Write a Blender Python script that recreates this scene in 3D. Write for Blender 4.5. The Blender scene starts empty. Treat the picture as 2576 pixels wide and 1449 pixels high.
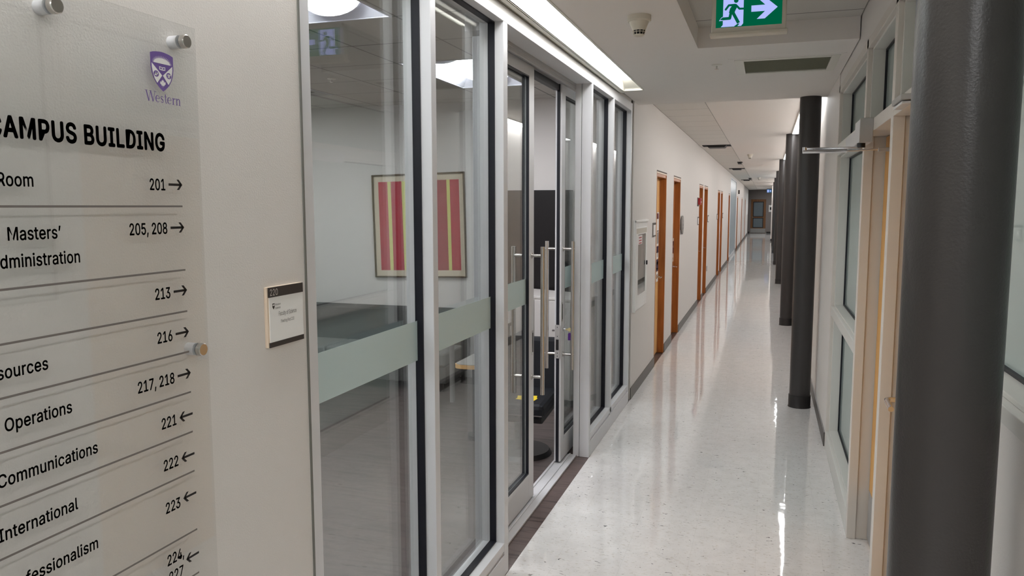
import bpy, bmesh, math, random
from mathutils import Matrix, Vector

# ------------------------------------------------------------------ camera
W_PX, H_PX, F_PX = 2576.0, 1449.0, 1950.0
VPX, VPY, VX, CAM_H = 1930.0, 518.0, 22.0, 1.70
C = bpy.context.scene.collection
scn = bpy.context.scene
yc = Vector(((VPX - W_PX / 2) / F_PX, -(VPY - H_PX / 2) / F_PX, -1.0)).normalized()
tt = (F_PX * F_PX + (VPX - W_PX / 2) * VX) / (H_PX / 2 - VPY)
zc = Vector((-VX, tt, F_PX)).normalized()
xc = yc.cross(zc)
cam_d = bpy.data.cameras.new('camera')
cam_d.sensor_fit = 'HORIZONTAL'
cam_d.sensor_width = 36.0
cam_d.lens = 36.0 * F_PX / W_PX
cam_d.clip_start = 0.02
cam_d.clip_end = 200
cam = bpy.data.objects.new('camera', cam_d)
C.objects.link(cam)
M = Matrix((xc, yc, zc)).to_4x4()
M.translation = (0, 0, CAM_H)
cam.matrix_world = M
scn.camera = cam

# ------------------------------------------------------------------ world, exposure
w = bpy.data.worlds.new('world')
scn.world = w
w.use_nodes = True
w.node_tree.nodes['Background'].inputs[0].default_value = (0.5, 0.55, 0.6, 1)
w.node_tree.nodes['Background'].inputs[1].default_value = 0.02
scn.view_settings.view_transform = 'Standard'
scn.view_settings.look = 'None'
scn.view_settings.gamma = 1.0
scn.view_settings.use_curve_mapping = False
scn.view_settings.exposure = 0.0

CORRIDOR_LIGHT = 15.3       # emission of the linear ceiling lights
COVE_LIGHT = 18.5           # emission of the lights along the right wall
ROOM_LIGHT = 27.0           # meeting room lights
WARM = (0.985, 0.992, 1.0)
COOL = (0.96, 0.97, 1.0)

# ------------------------------------------------------------------ materials
def lin(c):
    c = c / 255.0
    return c / 12.92 if c <= 0.04045 else ((c + 0.055) / 1.055) ** 2.4
def rgb(r, g, b):
    return (lin(r), lin(g), lin(b), 1.0)

def mat(name, col, rough=0.5, metal=0.0, spec=0.5, bump=0.0, bscale=200.0, var=0.0, vscale=3.0, coat=0.0):
    m = bpy.data.materials.new(name)
    m.use_nodes = True
    nt = m.node_tree
    b = nt.nodes['Principled BSDF']
    b.inputs['Base Color'].default_value = col
    b.inputs['Roughness'].default_value = rough
    b.inputs['Metallic'].default_value = metal
    b.inputs['Specular IOR Level'].default_value = spec
    b.inputs['Coat Weight'].default_value = coat
    if bump or var:
        tc = nt.nodes.new('ShaderNodeTexCoord')
    if bump:
        n = nt.nodes.new('ShaderNodeTexNoise')
        n.inputs['Scale'].default_value = bscale
        n.inputs['Detail'].default_value = 3
        bp = nt.nodes.new('ShaderNodeBump')
        bp.inputs['Strength'].default_value = bump
        bp.inputs['Distance'].default_value = 0.002
        nt.links.new(tc.outputs['Object'], n.inputs['Vector'])
        nt.links.new(n.outputs['Fac'], bp.inputs['Height'])
        nt.links.new(bp.outputs['Normal'], b.inputs['Normal'])
    if var:
        n2 = nt.nodes.new('ShaderNodeTexNoise')
        n2.inputs['Scale'].default_value = vscale
        n2.inputs['Detail'].default_value = 4
        r = nt.nodes.new('ShaderNodeMix')
        r.data_type = 'RGBA'
        r.inputs[6].default_value = tuple(c * (1 - var) for c in col[:3]) + (1,)
        r.inputs[7].default_value = tuple(min(1, c * (1 + var)) for c in col[:3]) + (1,)
        nt.links.new(tc.outputs['Object'], n2.inputs['Vector'])
        nt.links.new(n2.outputs['Fac'], r.inputs[0])
        nt.links.new(r.outputs[2], b.inputs['Base Color'])
    return m

def emit(name, col, strength):
    m = bpy.data.materials.new(name)
    m.use_nodes = True
    nt = m.node_tree
    nt.nodes.remove(nt.nodes['Principled BSDF'])
    e = nt.nodes.new('ShaderNodeEmission')
    e.inputs[0].default_value = (*col[:3], 1)
    e.inputs[1].default_value = strength
    nt.links.new(e.outputs[0], nt.nodes['Material Output'].inputs[0])
    return m

def glass(name, tint=(1, 1, 1), f0=0.045, rough=0.0, scatter=0.0, scol=(0.6, 0.7, 0.68), power=5.0):
    """clear pane: straight transmission plus mirror reflection after Schlick; scatter mixes in a diffuse colour"""
    m = bpy.data.materials.new(name)
    m.use_nodes = True
    nt = m.node_tree
    nt.nodes.remove(nt.nodes['Principled BSDF'])
    tr = nt.nodes.new('ShaderNodeBsdfTransparent')
    tr.inputs[0].default_value = (*tint, 1)
    gl = nt.nodes.new('ShaderNodeBsdfGlossy')
    gl.inputs['Roughness'].default_value = rough
    lw = nt.nodes.new('ShaderNodeLayerWeight')
    lw.inputs['Blend'].default_value = 0.5
    p = nt.nodes.new('ShaderNodeMath'); p.operation = 'POWER'
    p.inputs[1].default_value = power
    nt.links.new(lw.outputs['Facing'], p.inputs[0])
    ma = nt.nodes.new('ShaderNodeMath'); ma.operation = 'MULTIPLY_ADD'
    ma.inputs[1].default_value = 1.0 - f0
    ma.inputs[2].default_value = f0
    nt.links.new(p.outputs[0], ma.inputs[0])
    base = tr.outputs[0]
    if scatter:
        df = nt.nodes.new('ShaderNodeBsdfDiffuse')
        df.inputs[0].default_value = (*scol, 1)
        tl = nt.nodes.new('ShaderNodeBsdfTranslucent')
        tl.inputs[0].default_value = (*scol, 1)
        a = nt.nodes.new('ShaderNodeMixShader'); a.inputs[0].default_value = 0.12
        nt.links.new(df.outputs[0], a.inputs[1]); nt.links.new(tl.outputs[0], a.inputs[2])
        c = nt.nodes.new('ShaderNodeMixShader'); c.inputs[0].default_value = scatter
        nt.links.new(tr.outputs[0], c.inputs[1]); nt.links.new(a.outputs[0], c.inputs[2])
        base = c.outputs[0]
    mx = nt.nodes.new('ShaderNodeMixShader')
    nt.links.new(ma.outputs[0], mx.inputs[0])
    nt.links.new(base, mx.inputs[1])
    nt.links.new(gl.outputs[0], mx.inputs[2])
    nt.links.new(mx.outputs[0], nt.nodes['Material Output'].inputs[0])
    return m

def floor_vinyl():
    m = bpy.data.materials.new('vinyl_tile')
    m.use_nodes = True
    nt = m.node_tree; L = nt.links
    b = nt.nodes['Principled BSDF']
    g = nt.nodes.new('ShaderNodeNewGeometry')
    def noise(scale, det, vec, dist=0.0):
        n = nt.nodes.new('ShaderNodeTexNoise')
        n.inputs['Scale'].default_value = scale
        n.inputs['Detail'].default_value = det
        n.inputs['Distortion'].default_value = dist
        L.new(vec, n.inputs['Vector'])
        return n.outputs['Fac']
    def mapping(sx, sy, sz):
        mp = nt.nodes.new('ShaderNodeMapping')
        mp.inputs['Scale'].default_value = (sx, sy, sz)
        L.new(g.outputs['Position'], mp.inputs['Vector'])
        return mp.outputs[0]
    def ramp(src, a, bb, c0, c1):
        r = nt.nodes.new('ShaderNodeValToRGB')
        r.color_ramp.elements[0].position = a; r.color_ramp.elements[0].color = c0
        r.color_ramp.elements[1].position = bb; r.color_ramp.elements[1].color = c1
        L.new(src, r.inputs[0])
        return r.outputs[0]
    def mul(a, bcol, fac=1.0):
        x = nt.nodes.new('ShaderNodeMix'); x.data_type = 'RGBA'; x.blend_type = 'MULTIPLY'
        x.inputs[0].default_value = fac
        L.new(a, x.inputs[6]); L.new(bcol, x.inputs[7])
        return x.outputs[2]
    base = ramp(noise(14, 4, g.outputs['Position']), 0.3, 0.7, rgb(218, 216, 214), rgb(226, 224, 222))
    specks = ramp(noise(1.0, 3, mapping(26, 75, 1), 1.2), 0.285, 0.325, rgb(92, 92, 92), rgb(255, 255, 255))
    specks2 = ramp(noise(1.0, 4, mapping(70, 130, 1), 0.8), 0.27, 0.31, rgb(120, 120, 120), rgb(255, 255, 255))
    light = ramp(noise(1.0, 3, mapping(40, 90, 3), 0.6), 0.32, 0.42, rgb(236, 233, 228), rgb(255, 255, 255))
    col = mul(mul(mul(base, specks), specks2), light)
    # 12 inch tile joints
    br = nt.nodes.new('ShaderNodeTexBrick')
    br.offset = 0.0
    br.inputs['Scale'].default_value = 1.0
    br.inputs['Brick Width'].default_value = 0.305
    br.inputs['Row Height'].default_value = 0.305
    br.inputs['Mortar Size'].default_value = 0.0008
    br.inputs['Mortar Smooth'].default_value = 0.3
    br.inputs['Color1'].default_value = (1, 1, 1, 1)
    br.inputs['Color2'].default_value = (0.985, 0.985, 0.985, 1)
    br.inputs['Mortar'].default_value = (0.86, 0.86, 0.86, 1)
    L.new(g.outputs['Position'], br.inputs['Vector'])
    col = mul(col, br.outputs['Color'])
    L.new(col, b.inputs['Base Color'])
    b.inputs['Roughness'].default_value = 0.04
    b.inputs['Specular IOR Level'].default_value = 0.62
    bp = nt.nodes.new('ShaderNodeBump')
    bp.inputs['Strength'].default_value = 0.5
    bp.inputs['Distance'].default_value = 0.003
    L.new(noise(2.0, 2.0, mapping(1.6, 2.6, 1)), bp.inputs['Height'])
    L.new(bp.outputs['Normal'], b.inputs['Normal'])
    return m

def wood(name, c0, c1, sx, sy, sz, rough=0.4, lo=0.35, hi=0.65, spec=0.4, plank=None):
    m = bpy.data.materials.new(name)
    m.use_nodes = True
    nt = m.node_tree; L = nt.links
    b = nt.nodes['Principled BSDF']
    g = nt.nodes.new('ShaderNodeNewGeometry')
    mp = nt.nodes.new('ShaderNodeMapping')
    mp.inputs['Scale'].default_value = (sx, sy, sz)
    L.new(g.outputs['Position'], mp.inputs['Vector'])
    n = nt.nodes.new('ShaderNodeTexNoise')
    n.inputs['Scale'].default_value = 1.0
    n.inputs['Detail'].default_value = 6
    n.inputs['Distortion'].default_value = 0.6
    L.new(mp.outputs[0], n.inputs['Vector'])
    r = nt.nodes.new('ShaderNodeValToRGB')
    r.color_ramp.elements[0].position = lo; r.color_ramp.elements[0].color = c0
    r.color_ramp.elements[1].position = hi; r.color_ramp.elements[1].color = c1
    L.new(n.outputs['Fac'], r.inputs[0])
    out = r.outputs[0]
    if plank:
        br = nt.nodes.new('ShaderNodeTexBrick')
        br.inputs['Scale'].default_value = 1.0
        br.inputs['Brick Width'].default_value = plank[0]
        br.inputs['Row Height'].default_value = plank[1]
        br.inputs['Mortar Size'].default_value = 0.0012
        br.inputs['Color1'].default_value = (1, 1, 1, 1)
        br.inputs['Color2'].default_value = (0.88, 0.88, 0.88, 1)
        br.inputs['Mortar'].default_value = (0.55, 0.55, 0.55, 1)
        L.new(g.outputs['Position'], br.inputs['Vector'])
        x = nt.nodes.new('ShaderNodeMix'); x.data_type = 'RGBA'; x.blend_type = 'MULTIPLY'
        x.inputs[0].default_value = 1.0
        L.new(out, x.inputs[6]); L.new(br.outputs['Color'], x.inputs[7])
        out = x.outputs[2]
    L.new(out, b.inputs['Base Color'])
    b.inputs['Roughness'].default_value = rough
    b.inputs['Specular IOR Level'].default_value = spec
    return m

def tile_ceiling(name, col, w_, h_, mort=0.004, dark=0.5):
    m = bpy.data.materials.new(name)
    m.use_nodes = True
    nt = m.node_tree; L = nt.links
    b = nt.nodes['Principled BSDF']
    g = nt.nodes.new('ShaderNodeNewGeometry')
    br = nt.nodes.new('ShaderNodeTexBrick')
    br.offset = 0.0
    br.inputs['Scale'].default_value = 1.0
    br.inputs['Brick Width'].default_value = w_
    br.inputs['Row Height'].default_value = h_
    br.inputs['Mortar Size'].default_value = mort
    br.inputs['Mortar Smooth'].default_value = 0.2
    br.inputs['Color1'].default_value = col
    br.inputs['Color2'].default_value = tuple(c * 0.97 for c in col[:3]) + (1,)
    br.inputs['Mortar'].default_value = tuple(c * dark for c in col[:3]) + (1,)
    mp = nt.nodes.new('ShaderNodeMapping')
    mp.inputs['Location'].default_value = (TILE_OFF[0], TILE_OFF[1], 0)
    L.new(g.outputs['Position'], mp.inputs['Vector'])
    L.new(mp.outputs[0], br.inputs['Vector'])
    n = nt.nodes.new('ShaderNodeTexNoise')
    n.inputs['Scale'].default_value = 160
    L.new(g.outputs['Position'], n.inputs['Vector'])
    x = nt.nodes.new('ShaderNodeMix'); x.data_type = 'RGBA'; x.blend_type = 'MULTIPLY'
    x.inputs[0].default_value = 0.18
    L.new(br.outputs['Color'], x.inputs[6]); L.new(n.outputs['Fac'], x.inputs[7])
    L.new(x.outputs[2], b.inputs['Base Color'])
    b.inputs['Roughness'].default_value = 0.9
    b.inputs['Specular IOR Level'].default_value = 0.1
    return m

MT = {}
MT['wall'] = mat('wall_paint', rgb(216, 211, 206), 0.6, spec=0.3, bump=0.35, bscale=260)
MT['wall_r'] = mat('wall_paint_smooth', rgb(226, 221, 216), 0.5, spec=0.4, bump=0.2, bscale=220)
MT['room_wall'] = mat('room_paint', rgb(212, 208, 204), 0.7, spec=0.2)
MT['ceil'] = mat('ceiling_paint', rgb(230, 225, 220), 0.85, spec=0.1)
MT['floor'] = floor_vinyl()
MT['plank'] = wood('grey_plank', rgb(62, 52, 50), rgb(94, 82, 79), 3.0, 26, 1, rough=0.33, lo=0.30, hi=0.55, plank=(1.2, 0.18))
MT['strip'] = wood('dark_plank', rgb(62, 50, 48), rgb(96, 82, 78), 4.0, 40, 1, rough=0.4, lo=0.3, hi=0.5)
MT['base'] = mat('rubber_base', rgb(92, 88, 85), 0.45, spec=0.4)
MT['alu'] = mat('anodised_aluminium', rgb(210, 210, 212), 0.42, metal=0.15, spec=0.5, var=0.03, vscale=6)
MT['alu_dark'] = mat('dull_aluminium', rgb(172, 170, 168), 0.4, metal=0.3)
MT['steel'] = mat('brushed_steel', rgb(196, 192, 187), 0.27, metal=1.0)
MT['chrome'] = mat('chrome', rgb(215, 215, 218), 0.12, metal=1.0)
MT['gasket'] = mat('black_gasket', rgb(20, 21, 30), 0.45, spec=0.35)
MT['caulk'] = mat('grey_caulk', rgb(112, 112, 106), 0.7)
MT['pane'] = glass('clear_glass', (0.93, 0.955, 0.945), f0=0.15)
MT['pane_out'] = glass('coated_glass', (0.985, 0.99, 0.988), f0=0.012, power=7.0)
MT['pane_r'] = glass('painted_sheen_glass', (0.74, 0.84, 0.82), f0=0.06, scatter=0.8, scol=(0.66, 0.76, 0.73))  # pale green scatter paints reflections onto clear glass
MT['acrylic'] = glass('acrylic', (0.975, 0.98, 0.98), f0=0.045)
MT['frost'] = mat('frosted_film', rgb(188, 206, 206), 0.45, spec=0.4)
MT['column'] = mat('column_paint', rgb(55, 52, 51), 0.33, spec=0.5, bump=0.25, bscale=190)
MT['sleeve'] = mat('column_sleeve', rgb(46, 44, 43), 0.4, spec=0.4)
MT['frame_r'] = mat('cream_frame', rgb(216, 209, 201), 0.4, spec=0.4)
MT['frame_w'] = mat('white_frame', rgb(214, 212, 206), 0.38, spec=0.4)
MT['oak'] = wood('oak', rgb(160, 94, 42), rgb(180, 111, 54), 30, 30, 2.0, rough=0.38, lo=0.35, hi=0.65)
MT['oak_light'] = wood('pale_oak', rgb(222, 170, 106), rgb(234, 188, 124), 30, 30, 2.0, rough=0.4)
MT['oak_r'] = wood('honey_oak', rgb(208, 152, 80), rgb(222, 170, 96), 30, 30, 2.0, rough=0.4)
MT['oak_dark'] = wood('brown_oak', rgb(112, 74, 42), rgb(132, 90, 52), 30, 30, 2.0, rough=0.4)
MT['cream'] = mat('cream_strip', rgb(226, 206, 184), 0.5)
MT['shadow_gap'] = mat('dark_reveal', rgb(70, 56, 46), 0.7)
MT['white'] = mat('white_plastic', rgb(216, 213, 203), 0.4)
MT['cab_white'] = mat('cabinet_white', rgb(236, 236, 233), 0.35)
MT['offwhite'] = mat('cream_plastic', rgb(206, 200, 186), 0.45)
MT['paper'] = mat('paper', rgb(232, 230, 226), 0.7)
MT['black'] = mat('black_plastic', rgb(20, 19, 20), 0.4)
MT['ink'] = mat('black_vinyl_letters', rgb(26, 23, 24), 0.5, spec=0.3)
MT['rule'] = mat('grey_rule', rgb(110, 103, 99), 0.5)
MT['purple'] = mat('purple_print', rgb(108, 84, 150), 0.5)
MT['dark_brown'] = mat('dark_strip_print', rgb(48, 42, 40), 0.5)
MT['light_ink'] = mat('pale_letters', rgb(200, 196, 190), 0.5)
MT['charcoal'] = mat('charcoal_paint', rgb(84, 78, 76), 0.7)
MT['end_wall'] = mat('end_wall_paint', rgb(128, 120, 116), 0.7)
MT['fabric'] = mat('charcoal_fabric', rgb(70, 70, 69), 0.9, spec=0.1, bump=0.4, bscale=400)
MT['fabric_lit'] = mat('lit_fabric', rgb(112, 113, 110), 0.9, spec=0.1, bump=0.4, bscale=400)  # seat cushions: ceiling light painted in as a lighter grey
MT['leather'] = mat('black_leather', rgb(13, 15, 21), 0.6, spec=0.25, bump=0.2, bscale=90)
MT['screen'] = mat('black_screen', rgb(24, 21, 22), 0.35, spec=0.3)
MT['laminate'] = mat('grey_laminate', rgb(150, 147, 143), 0.5)
MT['cab'] = mat('light_grey_laminate', rgb(196, 192, 188), 0.5)
MT['red'] = mat('red_print', rgb(176, 44, 62), 0.5)
MT['red2'] = mat('deep_red_print', rgb(150, 34, 52), 0.5)
MT['lime'] = mat('lime_print', rgb(206, 208, 116), 0.5)
MT['mount'] = mat('cream_mount', rgb(206, 194, 172), 0.6)
MT['bronze'] = mat('bronze_frame', rgb(88, 72, 48), 0.35, metal=0.5)
MT['grille'] = mat('green_grey_grille', rgb(124, 124, 104), 0.7)
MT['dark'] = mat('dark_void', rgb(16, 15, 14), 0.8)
MT['fire_red'] = mat('alarm_red', rgb(170, 30, 34), 0.35)
MT['yellow'] = mat('yellow_label', rgb(226, 196, 32), 0.5)
MT['brass'] = mat('brass_key', rgb(228, 214, 160), 0.3, metal=0.6)
MT['violet'] = mat('violet_plastic', rgb(74, 30, 112), 0.35)
MT['maroon'] = mat('maroon_print', rgb(92, 26, 40), 0.6)
MT['plum'] = mat('plum_print', rgb(70, 48, 70), 0.6)
MT['blue_glass'] = mat('pale_blue_glass', rgb(150, 166, 176), 0.25, spec=0.5)
MT['sign_green'] = emit('exit_green', (0.0, 0.092, 0.042), 1.15)
MT['sign_white'] = emit('exit_white', (0.36, 0.41, 0.80), 1.25)
MT['exit_blue'] = emit('far_exit', (0.05, 0.16, 0.30), 1.0)
MT['lens'] = emit('light_diffuser', WARM, CORRIDOR_LIGHT)
MT['cove'] = emit('cove_diffuser', WARM, COVE_LIGHT)
MT['room_lens'] = emit('room_diffuser', COOL, ROOM_LIGHT)
MT['troffer'] = mat('troffer_white', rgb(214, 214, 224), 0.5)
MT['plastic_wrap'] = glass('plastic_wrap', (0.9, 0.9, 0.9), f0=0.12, rough=0.15, scatter=0.25, scol=(0.7, 0.7, 0.7))
TILE_OFF = (1.10, 0.05)
MT['ctile'] = tile_ceiling('corridor_tile', rgb(230, 226, 220), 0.50, 0.60, 0.006, 0.5)
TILE_OFF = (1.90 + 0.61 * 4, -3.83 + 0.61 * 8)
MT['rtile'] = tile_ceiling('room_tile', rgb(204, 200, 194), 0.61, 0.61, 0.007, 0.42)

# ------------------------------------------------------------------ mesh helpers
class MB:
    def __init__(self):
        self.v = []; self.f = []
    def quad(self, *pts):
        n = len(self.v); self.v += [tuple(p) for p in pts]
        self.f.append(tuple(range(n, n + len(pts)))); return self
    def box(self, x0, x1, y0, y1, z0, z1):
        n = len(self.v)
        self.v += [(x, y, z) for x in (x0, x1) for y in (y0, y1) for z in (z0, z1)]
        for q in ((0, 1, 3, 2), (4, 6, 7, 5), (0, 4, 5, 1), (2, 3, 7, 6), (0, 2, 6, 4), (1, 5, 7, 3)):
            self.f.append(tuple(n + i for i in q))
        return self
    def prism(self, pts, vec):
        """closed polygon pts (3D), extruded by vec"""
        n = len(self.v); k = len(pts)
        self.v += [tuple(p) for p in pts]
        self.v += [tuple(Vector(p) + Vector(vec)) for p in pts]
        self.f.append(tuple(range(n + k - 1, n - 1, -1)))
        self.f.append(tuple(range(n + k, n + 2 * k)))
        for i in range(k):
            j = (i + 1) % k
            self.f.append((n + i, n + j, n + k + j, n + k + i))
        return self
    def cyl(self, a, b, r, r2=None, seg=24, caps=True):
        a = Vector(a); b = Vector(b); r2 = r if r2 is None else r2
        d = (b - a).normalized()
        u = d.orthogonal().normalized(); t = d.cross(u)
        n = len(self.v)
        for i in range(seg):
            c, s = math.cos(2 * math.pi * i / seg), math.sin(2 * math.pi * i / seg)
            self.v.append(tuple(a + (u * c + t * s) * r))
        for i in range(seg):
            c, s = math.cos(2 * math.pi * i / seg), math.sin(2 * math.pi * i / seg)
            self.v.append(tuple(b + (u * c + t * s) * r2))
        for i in range(seg):
            j = (i + 1) % seg
            self.f.append((n + i, n + j, n + seg + j, n + seg + i))
        if caps:
            self.f.append(tuple(n + i for i in range(seg - 1, -1, -1)))
            self.f.append(tuple(n + seg + i for i in range(seg)))
        return self
    def lathe(self, prof, cx, cy, seg=40):
        """prof: list of (r, z) about a vertical axis"""
        n = len(self.v); k = len(prof)
        for i in range(seg):
            c, s = math.cos(2 * math.pi * i / seg), math.sin(2 * math.pi * i / seg)
            for r, z in prof:
                self.v.append((cx + r * c, cy + r * s, z))
        for i in range(seg):
            j = (i + 1) % seg
            for q in range(k - 1):
                self.f.append((n + i * k + q, n + j * k + q, n + j * k + q + 1, n + i * k + q + 1))
        return self
    def tube(self, pts, r, seg=14):
        pts = [Vector(p) for p in pts]
        n = len(self.v); ref = None
        for i, p in enumerate(pts):
            d = (pts[min(i + 1, len(pts) - 1)] - pts[max(i - 1, 0)]).normalized()
            if ref is None:
                ref = d.orthogonal().normalized()
            u = (ref - d * ref.dot(d)).normalized(); ref = u
            t = d.cross(u)
            for k in range(seg):
                c, s = math.cos(2 * math.pi * k / seg), math.sin(2 * math.pi * k / seg)
                self.v.append(tuple(p + (u * c + t * s) * r))
        for i in range(len(pts) - 1):
            for k in range(seg):
                j = (k + 1) % seg
                self.f.append((n + i * seg + k, n + i * seg + j, n + (i + 1) * seg + j, n + (i + 1) * seg + k))
        self.f.append(tuple(n + k for k in range(seg - 1, -1, -1)))
        e = n + (len(pts) - 1) * seg
        self.f.append(tuple(e + k for k in range(seg)))
        return self
    def plate(self, axis, lo, hi, a0, a1, b0, b1, holes=()):
        """slab lo..hi along axis (0/1/2) over the rectangle a x b of the other two axes, minus rectangular holes"""
        A = sorted({a0, a1, *[min(max(h[i], a0), a1) for h in holes for i in (0, 1)]})
        B = sorted({b0, b1, *[min(max(h[i], b0), b1) for h in holes for i in (2, 3)]})
        for i in range(len(A) - 1):
            # merge runs along b
            run = None
            for j in range(len(B) - 1):
                ca, cb = (A[i] + A[i + 1]) / 2, (B[j] + B[j + 1]) / 2
                solid = not any(h[0] < ca < h[1] and h[2] < cb < h[3] for h in holes)
                if solid:
                    run = (B[j] if run is None else run[0], B[j + 1])
                if run and (not solid or j == len(B) - 2):
                    if axis == 0: self.box(lo, hi, A[i], A[i + 1], run[0], run[1])
                    elif axis == 1: self.box(A[i], A[i + 1], lo, hi, run[0], run[1])
                    else: self.box(A[i], A[i + 1], run[0], run[1], lo, hi)
                    run = None
        return self

def root_loc(o):
    v = Vector((0, 0, 0))
    while o is not None:
        v += o.location
        o = o.parent
    return v

def obj(name, mb, m, parent=None, bevel=0.0, smooth=False, local=False, label=None, kind=None, angle=35):
    me = bpy.data.meshes.new(name)
    off = Vector((0, 0, 0)) if (local or parent is None) else root_loc(parent)
    me.from_pydata([tuple(Vector(p) - off) for p in mb.v], [], mb.f)
    bm = bmesh.new(); bm.from_mesh(me)
    bmesh.ops.recalc_face_normals(bm, faces=bm.faces)
    bm.to_mesh(me); bm.free()
    me.materials.append(m)
    o = bpy.data.objects.new(name, me)
    C.objects.link(o)
    if parent is not None:
        o.parent = parent
    if bevel:
        b = o.modifiers.new('bevel', 'BEVEL')
        b.width = bevel; b.segments = 2; b.limit_method = 'ANGLE'; b.angle_limit = math.radians(40)
    if smooth:
        for p in me.polygons:
            p.use_smooth = True
        me.set_sharp_from_angle(angle=math.radians(angle))
    if label: o['label'] = label
    if kind: o['kind'] = kind
    return o

def tag(o, label, cat, group=None, kind=None):
    o['label'] = label; o['category'] = cat
    if group: o['group'] = group
    if kind: o['kind'] = kind
    return o

def thing(name, label, cat, loc, rz=0.0, group=None, kind=None):
    o = bpy.data.objects.new(name, None)
    C.objects.link(o)
    o.location = loc; o.rotation_euler = (0, 0, rz)
    o.empty_display_size = 0.1
    return tag(o, label, cat, group, kind)

def struct(name, mb, m, label, cat, bevel=0.0):
    return tag(obj(name, mb, m, None, bevel), label, cat, kind='structure')

def dup(o, loc, label=None, group=None):
    r = o.copy(); C.objects.link(r); r.location = loc
    if label: r['label'] = label
    if group: r['group'] = group
    for ch in list(o.children):
        c = ch.copy(); C.objects.link(c); c.parent = r
        for g in list(ch.children):
            d = g.copy(); C.objects.link(d); d.parent = c
    return r

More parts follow.
